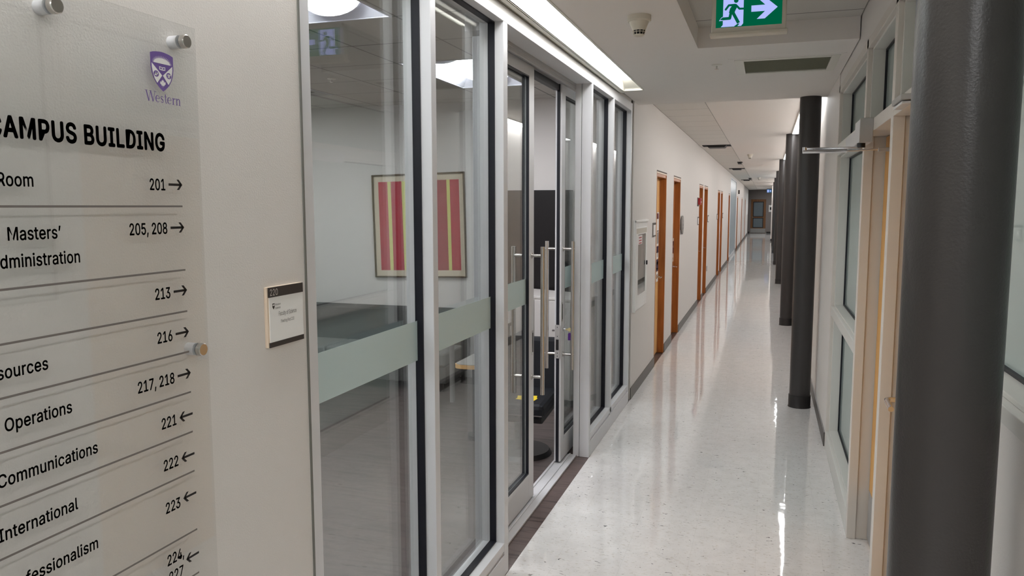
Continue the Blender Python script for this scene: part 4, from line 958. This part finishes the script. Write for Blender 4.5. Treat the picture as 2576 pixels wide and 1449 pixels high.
for x0, x1, y0, y1, lab in ((-1.05, -.60, 13.3, 13.6, 'nearest black slot diffuser in the far ceiling tiles'), (-.68, -.57, 18.5, 18.9, 'small black diffuser at the edge of the far ceiling tiles'),
                            (-1.0, -.60, 21.6, 22.0, 'second black slot diffuser in the far ceiling tiles'), (-.68, -.56, 29.4, 29.9, 'tiny black diffuser at the tile edge, near the pale blue glass'), (-.98, -.58, 31.0, 31.5, 'third black slot diffuser, far down the ceiling tiles')):
    r = thing('air_diffuser', lab, 'vent', ((x0 + x1) / 2, y0, HI), group='black diffusers in the far ceiling')
    obj('slot', MB().prism([(x0 + .06, y0, HI - .004), (x1 - .06, y0, HI - .004), (x1 - .1, y0, HI - .045), (x0 + .1, y0, HI - .045)], (0, y1 - y0, 0)), MT['black'], r)
    obj('rim', MB().box(x0, x1, y0 - .02, y1, HI - .012, HI - .004), MT['dark'], r)
v = thing('ceiling_vent', 'dim square air vent in the meeting room ceiling', 'vent', (-3.9, 6.0, HI))
obj('frame', MB().box(-4.03, -3.76, 5.68, 6.25, HI - .006, HI), MT['laminate'], v)
obj('grille', MB().box(-4.0, -3.8, 5.75, 5.85, HI - .010, HI - .006).box(-4.0, -3.8, 5.95, 6.05, HI - .010, HI - .006), MT['charcoal'], v)

# ------------------------------------------------------------------ directory sign
SX0, SX1 = -1.0795, -1.0740
sg = thing('directory_sign', 'clear acrylic directory sign with black room numbers and arrows on the near wall', 'sign', (-1.077, .80, .50))
obj('panel', MB().box(SX0, SX1, .30, 1.290, .50, 2.046), MT['acrylic'], sg, bevel=.001, label='clear acrylic sheet')
for y, z in ((.966, 2.0125), (1.2525, 2.0135), (1.2610, 1.4155), (.37, 2.0125)):
    so = obj('standoff', MB().cyl((WX, y, z), (SX0, y, z), .0125, seg=28), MT['alu'], sg, smooth=True, label='silver standoff mount')
    obj('collar', MB().cyl((SX1, y, z), (SX1 + .002, y, z), .0110, seg=28), MT['black'], so, smooth=True)
    obj('cap', MB().cyl((SX1 + .002, y, z), (SX1 + .011, y, z), .0128, seg=28).cyl((SX1 + .011, y, z), (SX1 + .0122, y, z), .0128, .0112, seg=28), MT['steel'], so, smooth=True)
TX = SX1 + .0002
on_left_wall('heading', Flat().text('CAMPUS BUILDING', right=1.1945, base=1.802, cap=.0335, sx=.735, bold=.048, track=.075), TX, MT['ink'], sg)
CAP = .0215
rows = [('201', 1.7300, 1, 1.7415), ('205, 208', 1.6490, 1, 1.6600), ('213', 1.5270, 1, 1.5380), ('216', 1.4445, 1, 1.4560), ('217, 218', 1.3620, 1, 1.3735),
        ('221', 1.2800, -1, 1.2910), ('222', 1.1985, -1, 1.2095), ('223', 1.1145, -1, 1.1285), ('224,', 1.0110, -1, 1.0030), ('227', .9760, 0, 0)]
for t, z, d, za in rows:
    on_left_wall('room_number', Flat().text(t, right=1.1905 if t != '224,' else 1.194, base=z, cap=CAP, sx=.72, bold=.026), TX, MT['ink'], sg)
    if d: on_left_wall('arrow', Flat().arrow(1.199, za, .0365, .0098, .0046, d), TX, MT['ink'], sg)
for t, rgt, z in (('Room', .914, 1.7305), ("Masters\u2019", .9575, 1.6495), ('Administration', .991, 1.6085), ('Resources', .919, 1.4440), ('Operations', .958, 1.3640),
                  ('Communications', 1.004, 1.2820), ('International', .958, 1.2000), ('Professionalism', .993, 1.1170)):
    on_left_wall('department_name', Flat().text(t, right=rgt, base=z, cap=.0205, sx=.80, bold=.024, track=.03), TX, MT['ink'], sg)
for z in (1.7005, 1.5775, 1.4965, 1.4160, 1.3350, 1.2545, 1.1740, 1.0525, .9615):
    on_left_wall('divider_line', Flat().rect(.34, 1.2335, z - .0018, z + .0018), TX, MT['rule'], sg)
# crest, in a unit square
def crest(parent, x, y0, z0, wd, ht, mp, mw, name='crest'):
    def T(f):
        for i, p in enumerate(f.v): f.v[i] = (y0 + p[0] * wd, z0 + p[1] * ht)
        return f
    side = [(1, .93), (1.0, .60), (.965, .44), (.90, .31), (.78, .175), (.63, .07), (.5, 0)]
    top = [(0, .93), (.12, .962), (.25, .982), (.4, .996), (.5, 1.0), (.6, .996), (.75, .982), (.88, .962)]
    outl = top + side + [(1 - a, b) for a, b in side[-2:0:-1]]
    on_left_wall(name, T(Flat().poly(outl)), x, mp, parent, label='purple shield')
    f = Flat()
    f.poly([(.05, .685), (.485, .405), (.255, .195), (.15, .30), (.085, .44), (.05, .58)])
    f.poly([(.95, .685), (.515, .405), (.745, .195), (.85, .30), (.915, .44), (.95, .58)])
    f.poly([(.08, .70)] + [(.5 - .36 * math.cos(t * math.pi / 16), .70 + .135 * math.sin(t * math.pi / 16)) for t in range(17)] + [(.92, .70)])
    for t in range(19):
        an = math.pi * (t + .5) / 19
        c_, s2 = math.cos(an), math.sin(an)
        f.poly([(.5 - .35 * math.cos(an - .05), .70 + .130 * math.sin(an - .05)), (.5 - .45 * c_, .70 + .205 * s2), (.5 - .35 * math.cos(an + .05), .70 + .130 * math.sin(an + .05))])
    f.poly([(.37, .545), (.495, .53), (.495, .615), (.37, .628)]); f.poly([(.63, .545), (.505, .53), (.505, .615), (.63, .628)])
    lf = [(0, .5), (.10, .30), (.22, .36), (.18, .08), (.32, .22), (.36, .12), (.50, .16), (.42, -.02), (.50, -.08), (.22, -.28), (.26, -.38), (.03, -.34), (.03, -.55)]
    leaf = lf + [(-a, b) for a, b in lf[::-1][:-1]]
    f.poly([(.5 + a * .26, .215 + b * .19) for a, b in leaf])
    on_left_wall('white_' + name, T(f), x, mw, parent, lift=.0002)
    f = Flat().disc(.225, .425, .115, .078).disc(.775, .425, .115, .078)
    f.poly([(.40, .565), (.475, .556), (.475, .598), (.40, .606)]); f.poly([(.60, .565), (.525, .556), (.525, .598), (.60, .606)])
    on_left_wall('roundels', T(f), x, mp, parent, lift=.0004)
    f = Flat()
    f.stroke([(.16, .385), (.21, .43), (.20, .465)], .035); f.stroke([(.21, .43), (.27, .41), (.29, .455)], .03); f.stroke([(.22, .43), (.22, .375)], .03)
    on_left_wall('beast', T(f), x, mw, parent, lift=.0006)
    f = Flat()
    f.stroke([(.73, .385), (.78, .42), (.76, .47)], .035); f.stroke([(.78, .42), (.84, .45), (.82, .47)], .03); f.stroke([(.78, .42), (.80, .37)], .03); f.stroke([(.74, .43), (.71, .455)], .025)
    on_left_wall('beast', T(f), x, mw, parent, lift=.0006)
MT['print_white'] = mat('white_print', rgb(232, 230, 228), 0.5)
crest(sg, TX, 1.168, 1.9125, .0575, .072, MT['purple'], MT['print_white'])
# serif word under the crest: stems, hairlines and serifs
def serif_word(y0, y1, z0, cap):
    """Western, in bracket-serif capitals and lower case"""
    F = Flat(); xh = .66
    th, hl, sf_ = .125, .045, .035
    u = 0.0
    def serif(cx, y, w=.28): F.rect(cx - w / 2, cx + w / 2, y - sf_ / 2, y + sf_ / 2)
    def stem(cx, y0_, y1_, w=th): F.rect(cx - w / 2, cx + w / 2, y0_, y1_)
    # W
    for a, b, w_ in (((.12, 1), (.40, 0), th), ((.40, 0), (.62, .96), hl), ((.62, 1), (.90, 0), th), ((.90, 0), (1.16, 1), hl)):
        F.stroke([a, b], w_)
    serif(.12, .985, .34); serif(.62, .985, .30); serif(1.16, .985, .30)
    def bowl(cx, rx, a0, a1, thick_at, yc=xh / 2, ry=xh / 2 - .02, n=22):
        pts = []
        for i in range(n + 1):
            t = a0 + (a1 - a0) * i / n
            pts.append((cx + rx * math.cos(t), yc + ry * math.sin(t)))
        for i in range(n):
            t = a0 + (a1 - a0) * (i + .5) / n
            k = abs(math.cos(t)); k = k if (math.cos(t) < 0) == (thick_at < 0) else k * .2
            F.stroke([pts[i], pts[i + 1]], hl + (th - hl) * k)
    # e
    def e(x):
        bowl(x + .26, .22, .12, 2 * math.pi - .75, -1)
        F.rect(x + .06, x + .47, xh * .52, xh * .52 + hl)
        F.stroke([(x + .48, xh * .52 + .02), (x + .455, xh * .72)], hl * 2)
    e(1.20)
    # s
    x = 1.78
    F.stroke([(x + .36, xh * .80), (x + .24, xh * .97), (x + .10, xh * .86), (x + .10, xh * .68)], hl * 1.4)
    F.stroke([(x + .10, xh * .68), (x + .34, xh * .36)], th)
    F.stroke([(x + .34, xh * .36), (x + .34, xh * .16), (x + .20, .03), (x + .05, xh * .2)], hl * 1.4)
    # t
    x = 2.28
    F.stroke([(x + .14, .88), (x + .14, .16), (x + .20, .03), (x + .34, .08)], th * .9, hl)
    F.rect(x, x + .32, xh - hl, xh)
    e(2.64)
    # r
    x = 3.26
    stem(x + .12, 0, xh); serif(x + .12, .018, .30); F.rect(x - .02, x + .12, xh - sf_, xh)
    F.stroke([(x + .17, xh * .70), (x + .26, xh * .93), (x + .36, xh * .93)], hl * 1.3, hl * 1.6); F.disc(x + .37, xh * .88, .055)
    # n
    x = 3.72
    stem(x + .12, 0, xh); serif(x + .12, .018, .28); F.rect(x - .02, x + .12, xh - sf_, xh)
    stem(x + .48, 0, xh * .8); serif(x + .48, .018, .28)
    F.stroke([(x + .17, xh * .72), (x + .28, xh * .95), (x + .42, xh * .93), (x + .48, xh * .78)], hl * 1.2, th * .9)
    tot = 4.36
    F.v = [(y0 + p[0] / tot * (y1 - y0), z0 + p[1] * cap) for p in F.v]
    return F
on_left_wall('wordmark', serif_word(1.152, 1.2415, 1.8915, .0190), TX, MT['purple'], sg, label='purple serif word')

# ------------------------------------------------------------------ room plaque
pq = thing('room_plaque', 'small square room sign numbered 220 beside the first tall window', 'sign', (WX, 1.59, 1.36))
obj('back', MB().box(WX, WX + .008, 1.5135, 1.6555, 1.3715, 1.5135), MT['cream'], pq, bevel=.001)
obj('number_strip', MB().box(WX + .008, WX + .0115, 1.5175, 1.6565, 1.4895, 1.5130), MT['dark_brown'], pq, bevel=.0005)
obj('foot_strip', MB().box(WX + .008, WX + .0110, 1.5175, 1.6565, 1.3715, 1.3835), MT['dark_brown'], pq, bevel=.0005)
obj('insert', MB().box(WX + .008, WX + .0100, 1.5205, 1.6565, 1.3835, 1.4895), MT['paper'], pq)
on_left_wall('number', Flat().text('220', left=1.5215, base=1.4935, cap=.0150, sx=.82), WX + .0117, MT['light_ink'], pq)
for t, y, z, cp, wd in (('Faculty of Science', 1.5555, 1.4430, .0098, .072), ('Meeting Pod 220', 1.563, 1.4255, .0075, .054), ('Western', 1.542, 1.4685, .0052, .0215), ('Science', 1.542, 1.4605, .0052, .0205)):
    on_left_wall('lettering', Flat().text(t, left=y, base=z, cap=cp, width=wd), WX + .0102, MT['dark_brown'], pq)
f = Flat().poly([(1.531, 1.4745), (1.540, 1.4745), (1.540, 1.466), (1.5355, 1.460), (1.531, 1.466)])
on_left_wall('shield', f, WX + .0102, MT['dark_brown'], pq)
on_left_wall('shield_sun', Flat().rect(1.5322, 1.5388, 1.4690, 1.4722), WX + .0104, MT['paper'], pq)

# ------------------------------------------------------------------ meeting room contents
# tilted striped print
FX0, FX1, FZ0, FZ1 = -3.80, -2.795, .990, 2.025
pc = thing('framed_picture', 'framed print of red and lime vertical stripes hanging on the meeting room wall', 'picture', ((FX0 + FX1) / 2, RB, (FZ0 + FZ1) / 2))
pc.rotation_euler = (0, math.radians(-1.3), 0)
hw, hh = (FX1 - FX0) / 2, (FZ1 - FZ0) / 2
fr_ = MB()
for b in ((-hw, hw, -hh, -hh + .014), (-hw, hw, hh - .014, hh), (-hw, -hw + .014, -hh, hh), (hw - .014, hw, -hh, hh)):
    fr_.box(b[0], b[1], -.030, -.002, b[2], b[3])
obj('frame', fr_, MT['bronze'], pc, local=True, bevel=.002)
obj('mount', MB().box(-hw + .01, hw - .01, -.012, -.004, -hh + .01, hh - .01), MT['mount'], pc, local=True)
def stripes(cols, m, nm):
    b = MB()
    for u0, u1 in cols: b.box(u0, u1, -.0128, -.012, -hh + .072, hh - .072)
    obj(nm, b, m, pc, local=True)
Wd = 2 * hw
edge = [(.066, .168, 'r'), (.168, .205, 'l'), (.205, .325, 'r'), (.325, .365, 'l'), (.365, .500, 'd'), (.500, .538, 'l'), (.538, .652, 'r'), (.652, .690, 'l'), (.690, .808, 'd'), (.808, .842, 'l'), (.842, .938, 'r')]
for key, m, nm in (('r', MT['red'], 'red_stripes'), ('d', MT['red2'], 'deep_red_stripes'), ('l', MT['lime'], 'lime_stripes')):
    stripes([(-hw + a * Wd, -hw + b * Wd) for a, b, c in edge if c == key], m, nm)
# display
ds = thing('wall_display', 'large black wall panel seen through the open sliding doors', 'display', (-2.16, RB, 1.2))
obj('screen', MB().box(-2.60, -1.72, RB - .05, RB - .012, .80, 1.85), MT['screen'], ds, bevel=.004)
obj('bracket', MB().box(-2.4, -1.9, RB - .012, RB, 1.1, 1.5), MT['black'], ds)
# cabinet, slightly turned
cb = thing('storage_cabinet', 'light grey cabinet standing under the black wall panel', 'cabinet', (-1.80, 6.62, 0), math.radians(-24))
obj('body', MB().box(-.40, .40, -.22, .22, .06, .905), MT['cab'], cb, local=True, bevel=.003)
obj('top', MB().box(-.41, .41, -.23, .23, .905, .925), MT['cab'], cb, local=True, bevel=.002)
obj('plinth', MB().box(-.38, .38, -.20, .20, 0, .06), MT['black'], cb, local=True)
obj('door', MB().box(-.395, -.003, -.236, -.22, .08, .895), MT['cab'], cb, local=True, bevel=.002)
obj('door', MB().box(.003, .395, -.236, -.22, .08, .895), MT['cab'], cb, local=True, bevel=.002)
# sofa
sfa = thing('sofa', 'long low charcoal sofa along the far wall under the striped picture', 'sofa', (-3.65, 6.75, 0))
obj('backrest', MB().box(-4.60, -2.74, 6.86, 7.06, .10, .702), MT['fabric'], sfa, bevel=.02)
obj('base', MB().box(-4.60, -2.74, 6.42, 6.86, .08, .24), MT['fabric'], sfa, bevel=.01)
for a, b in ((-4.60, -3.985), (-3.98, -3.365), (-3.36, -2.74)):
    obj('seat_cushion', MB().box(a, b, 6.40, 6.86, .24, .37), MT['fabric_lit'], sfa, bevel=.02)
for x in (-4.54, -2.80):
    for y in (6.46, 7.0):
        obj('leg', MB().cyl((x, y, 0), (x, y, .09), .02), MT['black'], sfa, smooth=True)
# low wood edged table
lw_ = thing('low_table', 'low table with pale wood edge seen through the second tall window', 'table', (-1.965, 5.22, 0))
def rrect(x0, x1, y0, y1, r, z):
    pts = []
    for cx, cy, a0 in ((x1 - r, y0 + r, -90), (x1 - r, y1 - r, 0), (x0 + r, y1 - r, 90), (x0 + r, y0 + r, 180)):
        for k_ in range(7):
            t = math.radians(a0 + 15 * k_)
            pts.append((cx + r * math.cos(t), cy + r * math.sin(t), z))
    return pts
obj('edge_band', MB().prism(rrect(-2.06, -1.87, 4.95, 5.50, .06, .570), (0, 0, .027)), MT['oak_light'], lw_)
obj('table_top', MB().prism(rrect(-2.055, -1.875, 4.955, 5.495, .06, .597), (0, 0, .004)), MT['laminate'], lw_)
obj('pedestal', MB().cyl((-1.965, 5.22, .03), (-1.965, 5.22, .570), .05), MT['black'], lw_, smooth=True)
obj('foot', MB().cyl((-1.965, 5.22, 0), (-1.965, 5.22, .03), .088, .084, seg=36), MT['black'], lw_, smooth=True)
# meeting table with plastic bag
tb = thing('meeting_table', 'grey topped table behind the left sliding door', 'table', (-2.25, 6.0, 0))
obj('table_top', MB().prism(rrect(-2.62, -1.99, 5.70, 6.20, .04, .715), (0, 0, .028)), MT['laminate'], tb)
for x in (-2.56, -2.05):
    for y in (5.76, 6.14):
        obj('leg', MB().cyl((x, y, 0), (x, y, .715), .022), MT['alu_dark'], tb, smooth=True)
random.seed(4)
bag = MB(); n = 9
for i in range(n):
    for j in range(n):
        u, v_ = i / (n - 1), j / (n - 1)
        hgt = .07 * math.sin(math.pi * u) * math.sin(math.pi * v_) + random.uniform(0, .03) * math.sin(math.pi * u) ** .5 * math.sin(math.pi * v_) ** .5
        bag.v.append((-2.30 + .28 * u + random.uniform(-.01, .01), 5.76 + .30 * v_ + random.uniform(-.01, .01), .7445 + max(0, hgt)))
for i in range(n - 1):
    for j in range(n - 1):
        a = i * n + j; bag.f.append((a, a + n, a + n + 1, a + 1))
tag(obj('plastic_bag', bag, MT['plastic_wrap']), 'crumpled clear plastic sheet lying on the grey table', 'plastic bag')
# black chair facing the door
ch = thing('lounge_chair', 'black leather chair just inside the open sliding doors', 'chair', (-1.575, 4.95, 0), math.radians(4))
obj('seat', MB().box(-.235, .235, -.30, .24, .33, .43), MT['leather'], ch, local=True, bevel=.03)
obj('piping', MB().tube([(-.225, -.303, .36), (.225, -.303, .36)], .004, 8), MT['charcoal'], ch, local=True)
obj('backrest', MB().prism([(-.235, .20, .40), (-.235, .32, .40), (-.235, .37, .765), (-.235, .29, .775)], (.47, 0, 0)), MT['leather'], ch, local=True, bevel=.03)
obj('under_frame', MB().box(-.21, .21, -.20, .26, .28, .33), MT['black'], ch, local=True, bevel=.01)
obj('pedestal', MB().cyl((0, .05, .03), (0, .05, .28), .04), MT['black'], ch, local=True, smooth=True)
obj('foot', MB().cyl((0, .05, 0), (0, .05, .03), .22, .20, seg=40), MT['black'], ch, local=True, smooth=True)
for i, (dx, dy, lab) in enumerate(((0, 0, 'yellow paper note on the seat of the black chair'), (.012, -.055, 'second yellow note, overlapping the other on the black chair'))):
    n_ = tag(obj('paper_note', MB().box(-.075, .055, -.035, .035, 0, .0012), MT['yellow'], None), lab, 'note', 'yellow notes on the black chair')
    n_.location = (-1.475 + dx, 4.86 + dy, .4305 + .0013 * i); n_.rotation_euler = (0, 0, math.radians(14 - 20 * i))

# ------------------------------------------------------------------ oak doors in the left wall
ORD = ['first', 'second', 'third', 'fourth', 'fifth', 'sixth', 'seventh', 'eighth', 'ninth', 'last']
for i, (a, b) in enumerate(DOORS_L):
    r = thing('door_%d' % (i + 5), '%s oak door along the left corridor wall, counted from the glazing' % ORD[i], 'door', (-1.2, a, 0), kind='structure')
    fr_ = MB().box(-1.235, WX + .001, a, a + .035, 0, DH).box(-1.235, WX + .001, b - .035, b, 0, DH).box(-1.235, WX - .004, a + .035, b - .035, DH - .055, DH - .02)
    fr_.box(-1.235, -1.205, a + .035, a + .05, 0, DH - .055).box(-1.19, -1.165, b - .047, b - .035, 0, DH - .055)
    obj('frame', fr_, MT['oak'], r, bevel=.002)
    obj('head_strip', MB().box(-1.22, WX + .002, a + .004, b - .004, DH - .02, DH - .004), MT['cream'], r)
    obj('head_shade_line', MB().box(-1.22, WX + .0025, a - .002, b, DH - .005, DH + .008), MT['shadow_gap'], r)  # dark strip drawn in place of the shaded line above the head
    obj('leaf', MB().box(-1.215, -1.172, a + .037, b - .037, .008, DH - .057), MT['oak_light'] if i == 0 else MT['oak'], r, bevel=.001)
    hy = b - .14 if i in (1, 3, 5) else b - .20
    dy = -.11
    obj('handle', MB().tube([(-1.172, hy, .90), (-1.125, hy, .90), (-1.117, hy + dy * .1, .90), (-1.116, hy + dy, .898)], .009).cyl((-1.172, hy, .90), (-1.165, hy, .90), .026), MT['chrome'], r, smooth=True)
# blue glass screen
bg = thing('window_11', 'tall pale blue frosted glass screen set in the far left wall', 'window', (-1.11, 25.43, 0), kind='structure')
obj('pane', MB().box(-1.13, -1.115, 25.47, 30.06, .10, 2.56), MT['blue_glass'], bg)
fr_ = MB().box(-1.15, WX, 25.43, 25.47, 0, 2.6).box(-1.15, WX, 30.06, 30.1, 0, 2.6).box(-1.15, WX, 25.43, 30.1, 2.56, 2.6).box(-1.15, WX, 25.43, 30.1, 0, .10)
obj('frame', fr_, MT['alu'], bg)

# ------------------------------------------------------------------ wall fittings
ec = thing('extinguisher_cabinet', 'white recessed fire extinguisher cabinet on the left wall before the oak doors', 'cabinet', (WX, 7.1, .76))
obj('frame', MB().plate(0, WX, WX + .014, 6.745, 7.50, .765, 1.575, [(6.93, 7.385, .895, 1.445)]).box(WX + .014, WX + .026, 6.745, 6.775, .765, 1.575).box(WX + .014, WX + .026, 6.745, 7.50, 1.555, 1.575), MT['cab_white'], ec, bevel=.003)
obj('door_face', MB().plate(0, WX + .012, WX + .017, 6.79, 7.46, .80, 1.51, [(6.93, 7.385, .895, 1.445)]), MT['cab_white'], ec, bevel=.002)
obj('back', MB().box(WX + .001, WX + .003, 6.93, 7.385, .895, 1.445), MT['laminate'], ec)
obj('pane', MB().box(WX + .013, WX + .015, 6.93, 7.385, .895, 1.445), MT['pane'], ec)
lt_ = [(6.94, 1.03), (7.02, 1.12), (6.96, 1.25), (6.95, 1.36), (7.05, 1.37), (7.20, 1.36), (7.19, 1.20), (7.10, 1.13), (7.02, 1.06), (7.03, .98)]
on_left_wall('painted_reflection', Flat().poly(lt_).poly([(7.385, .93), (7.385, 1.30), (7.30, 1.24), (7.33, 1.12), (7.31, 1.0), (7.34, .95)]), WX + .004, MT['charcoal'], ec)  # curved reflections in the glass, drawn as flat dark shapes
on_left_wall('warning_label', Flat().rect(6.935, 7.17, 1.355, 1.437), WX + .0155, MT['paper'], ec)
f = Flat()
for z in (1.415, 1.390, 1.366): f.rect(6.975, 7.135, z - .005, z + .006)
on_left_wall('label_print', f, WX + .0158, MT['fire_red'], ec)
obj('latch', MB().box(WX + .017, WX + .030, 7.415, 7.44, 1.145, 1.185), MT['black'], ec, bevel=.003)
obj('top_strip', MB().box(WX + .017, WX + .019, 6.82, 7.43, 1.455, 1.500), MT['offwhite'], ec, bevel=.001)

def wall_sign(y0, y1, z0, z1, label, m=None, t=.012):
    r = thing('wall_sign', label, 'sign', (WX, y0, z0))
    obj('plate', MB().box(WX, WX + t, y0, y1, z0, z1), m or MT['laminate'], r, bevel=.002)
    obj('edge_strip', MB().box(WX + t, WX + t + .002, y0, y1, z1 - .02, z1).box(WX + t, WX + t + .002, y0, y1, z0, z0 + .012), MT['charcoal'], r)
    obj('insert', MB().box(WX + t, WX + t + .001, y0 + .004, y1 - .004, z0 + .014, z1 - .022), MT['paper'], r)
    return r
wall_sign(7.93, 8.10, 1.39, 1.53, 'small grey room sign just before the first oak door')
wall_sign(13.28, 13.46, 1.385, 1.52, 'small room sign between the second and third oak doors')
wall_sign(15.60, 15.76, 1.385, 1.52, 'small room sign just after the fourth oak door')
wall_sign(18.55, 18.72, 1.385, 1.52, 'small room sign just before the fifth oak door')
wall_sign(20.92, 21.08, 1.385, 1.52, 'small room sign just after the sixth oak door')
aw = thing('wall_sign', 'grey oval restroom sign standing off the wall after the second oak door', 'sign', (WX, 10.7, 1.33))
pts = [(WX + .010, 10.70 + .115 * math.cos(t * math.pi / 16), 1.445 + .125 * math.sin(t * math.pi / 16)) for t in range(32)]
obj('disc', MB().prism(pts, (.018, 0, 0)), MT['laminate'], aw)
obj('mount', MB().box(WX, WX + .010, 10.62, 10.66, 1.38, 1.52), MT['charcoal'], aw)
f = Flat().disc(10.70, 1.50, .018).stroke([(10.70, 1.475), (10.70, 1.42), (10.66, 1.38)], .022).stroke([(10.70, 1.45), (10.75, 1.44)], .016).stroke([(10.70, 1.42), (10.74, 1.38)], .022)
on_left_wall('symbol', f, WX + .0285, MT['charcoal'], aw)
fa_ = thing('fire_alarm', 'red fire alarm box on the wall before the third oak door', 'fire alarm', (WX, 13.25, 1.72))
obj('box', MB().box(WX, WX + .05, 13.24, 13.42, 1.72, 1.83), MT['fire_red'], fa_, bevel=.004)
obj('pull_bar', MB().box(WX + .05, WX + .056, 13.27, 13.39, 1.755, 1.775), MT['white'], fa_)
obj('back_plate', MB().box(WX, WX + .008, 13.20, 13.44, 1.695, 1.84), MT['charcoal'], fa_)
tag(obj('wall_outlet', MB().box(WX, WX + .008, 15.66, 15.76, .42, .52), MT['laminate'], bevel=.002), 'small grey outlet plate low on the wall after the fourth oak door', 'outlet')
tag(obj('alarm_horn', MB().box(WX, WX + .05, 31.95, 32.2, 2.17, 2.32), MT['shadow_gap'], bevel=.004), 'dark alarm box high on the wall past the blue glass screen', 'alarm')
# posters stuck on the first two doors
def poster(name, y0, y1, z0, z1, label, blocks):
    r = thing(name, label, 'poster', (-1.172, y0, z0))
    obj('sheet', MB().box(-1.172, -1.1712, y0, y1, z0, z1), MT['paper'], r)
    for (a, b, c, d, m, nm) in blocks:
        obj(nm, Flat().rect(y0 + a * (y1 - y0), y0 + b * (y1 - y0), z0 + c * (z1 - z0), z0 + d * (z1 - z0)).mb((-1.1710, 0, 0), YU, ZV), MT[m], r)
    return r
poster('poster', 8.80, 8.985, 1.255, 1.630, 'tall white poster with a maroon top on the first oak door', [(0, .75, .80, .97, 'maroon', 'print'), (.1, .9, .42, .45, 'charcoal', 'print'), (.05, .95, .05, .4, 'laminate', 'print')])
poster('poster', 8.80, 8.985, 1.105, 1.250, 'dark illustrated sheet below the white poster on the first oak door', [(.02, .98, .45, .98, 'plum', 'print'), (.3, .7, .1, .6, 'laminate', 'print')])
poster('poster', 8.80, 8.985, .955, 1.100, 'plum coloured notice sheet on the first oak door, above the lowest paper', [(.02, .98, .02, .98, 'plum', 'print'), (.2, .9, .55, .8, 'paper', 'print'), (.2, .7, .15, .3, 'paper', 'print')])
poster('poster', 8.81, 8.985, .840, .950, 'lowest plain white sheet on the first oak door', [(.2, .8, .6, .8, 'laminate', 'print')])
poster('poster', 10.30, 10.51, 1.08, 1.275, 'plum coloured notice on the second oak door', [(.0, 1, .0, .8, 'plum', 'print'), (.2, .9, .35, .5, 'paper', 'print')])
poster('poster', 10.30, 10.51, .965, 1.070, 'plain white sheet above the lever of the second oak door', [(.2, .8, .3, .5, 'laminate', 'print')])

# ------------------------------------------------------------------ far end door and fittings
r = thing('door_15', 'wooden end door with two dark framed glass lights at the far end', 'door', (-.52, 51.0, 0), kind='structure')
obj('leaf', MB().plate(1, 51.01, 51.055, -.965, -.065, .01, 2.11, [(-.80, -.24, 1.06, 1.93), (-.80, -.24, .37, .93)]), MT['oak_dark'], r)
obj('frame', MB().box(-1.0, -.965, 50.99, 51.08, 0, 2.15).box(-.065, -.03, 50.99, 51.08, 0, 2.15).box(-1.0, -.03, 50.99, 51.08, 2.11, 2.15), MT['end_wall'], r)
MT['end_glass'] = mat('dim_glass', rgb(104, 116, 122), .2)
for z0, z1 in ((1.06, 1.93), (.37, .93)):
    w_ = obj('glass_light', MB().box(-.80, -.24, 51.03, 51.04, z0, z1), MT['end_glass'], r)
    obj('beading', MB().plate(1, 51.0, 51.012, -.835, -.205, z0 - .035, z1 + .035, [(-.79, -.25, z0 + .01, z1 - .01)]), MT['black'], w_)
obj('kick_plate', MB().box(-.96, -.07, 51.0, 51.01, .02, .30), MT['laminate'], r, label='pale metal kick plate')
obj('handle', MB().tube([(-.90, 51.01, 1.0), (-.90, 50.95, 1.0), (-.80, 50.945, 1.0)], .012), MT['chrome'], r, smooth=True)
fe = thing('exit_sign', 'tiny blue white exit sign hanging at the far end of the corridor', 'exit sign', (.07, 48.0, 2.46))
obj('housing', MB().box(-.06, .22, 48.0, 48.05, 2.46, HI), MT['charcoal'], fe)
obj('face', MB().box(-.05, .21, 47.996, 48.0, 2.475, 2.66), MT['exit_blue'], fe)
f = Flat().rect(-.02, .06, 2.49, 2.64).poly([(.10, 2.545), (.15, 2.545), (.15, 2.51), (.20, 2.565), (.15, 2.62), (.15, 2.585), (.10, 2.585)])
obj('symbols', f.mb((0, 47.995, 0), (1, 0, 0), (0, 0, 1)), MT['sign_white'], fe)
wp = thing('wall_notice', 'tiny white framed notice on the dark far end wall', 'notice', (.20, 51, 1.4))
obj('sheet', MB().box(.10, .30, 50.985, 51.0, 1.33, 1.75), MT['paper'], wp)
obj('print', MB().box(.16, .28, 50.983, 50.985, 1.45, 1.62), MT['black'], wp)
nb = thing('notice_board', 'pale notice board on the left wall at the far end', 'board', (WX, 44.5, 1.2))
obj('sheet', MB().box(WX + .002, WX + .012, 44.5, 48.5, 1.2, 2.4), MT['paper'], nb)
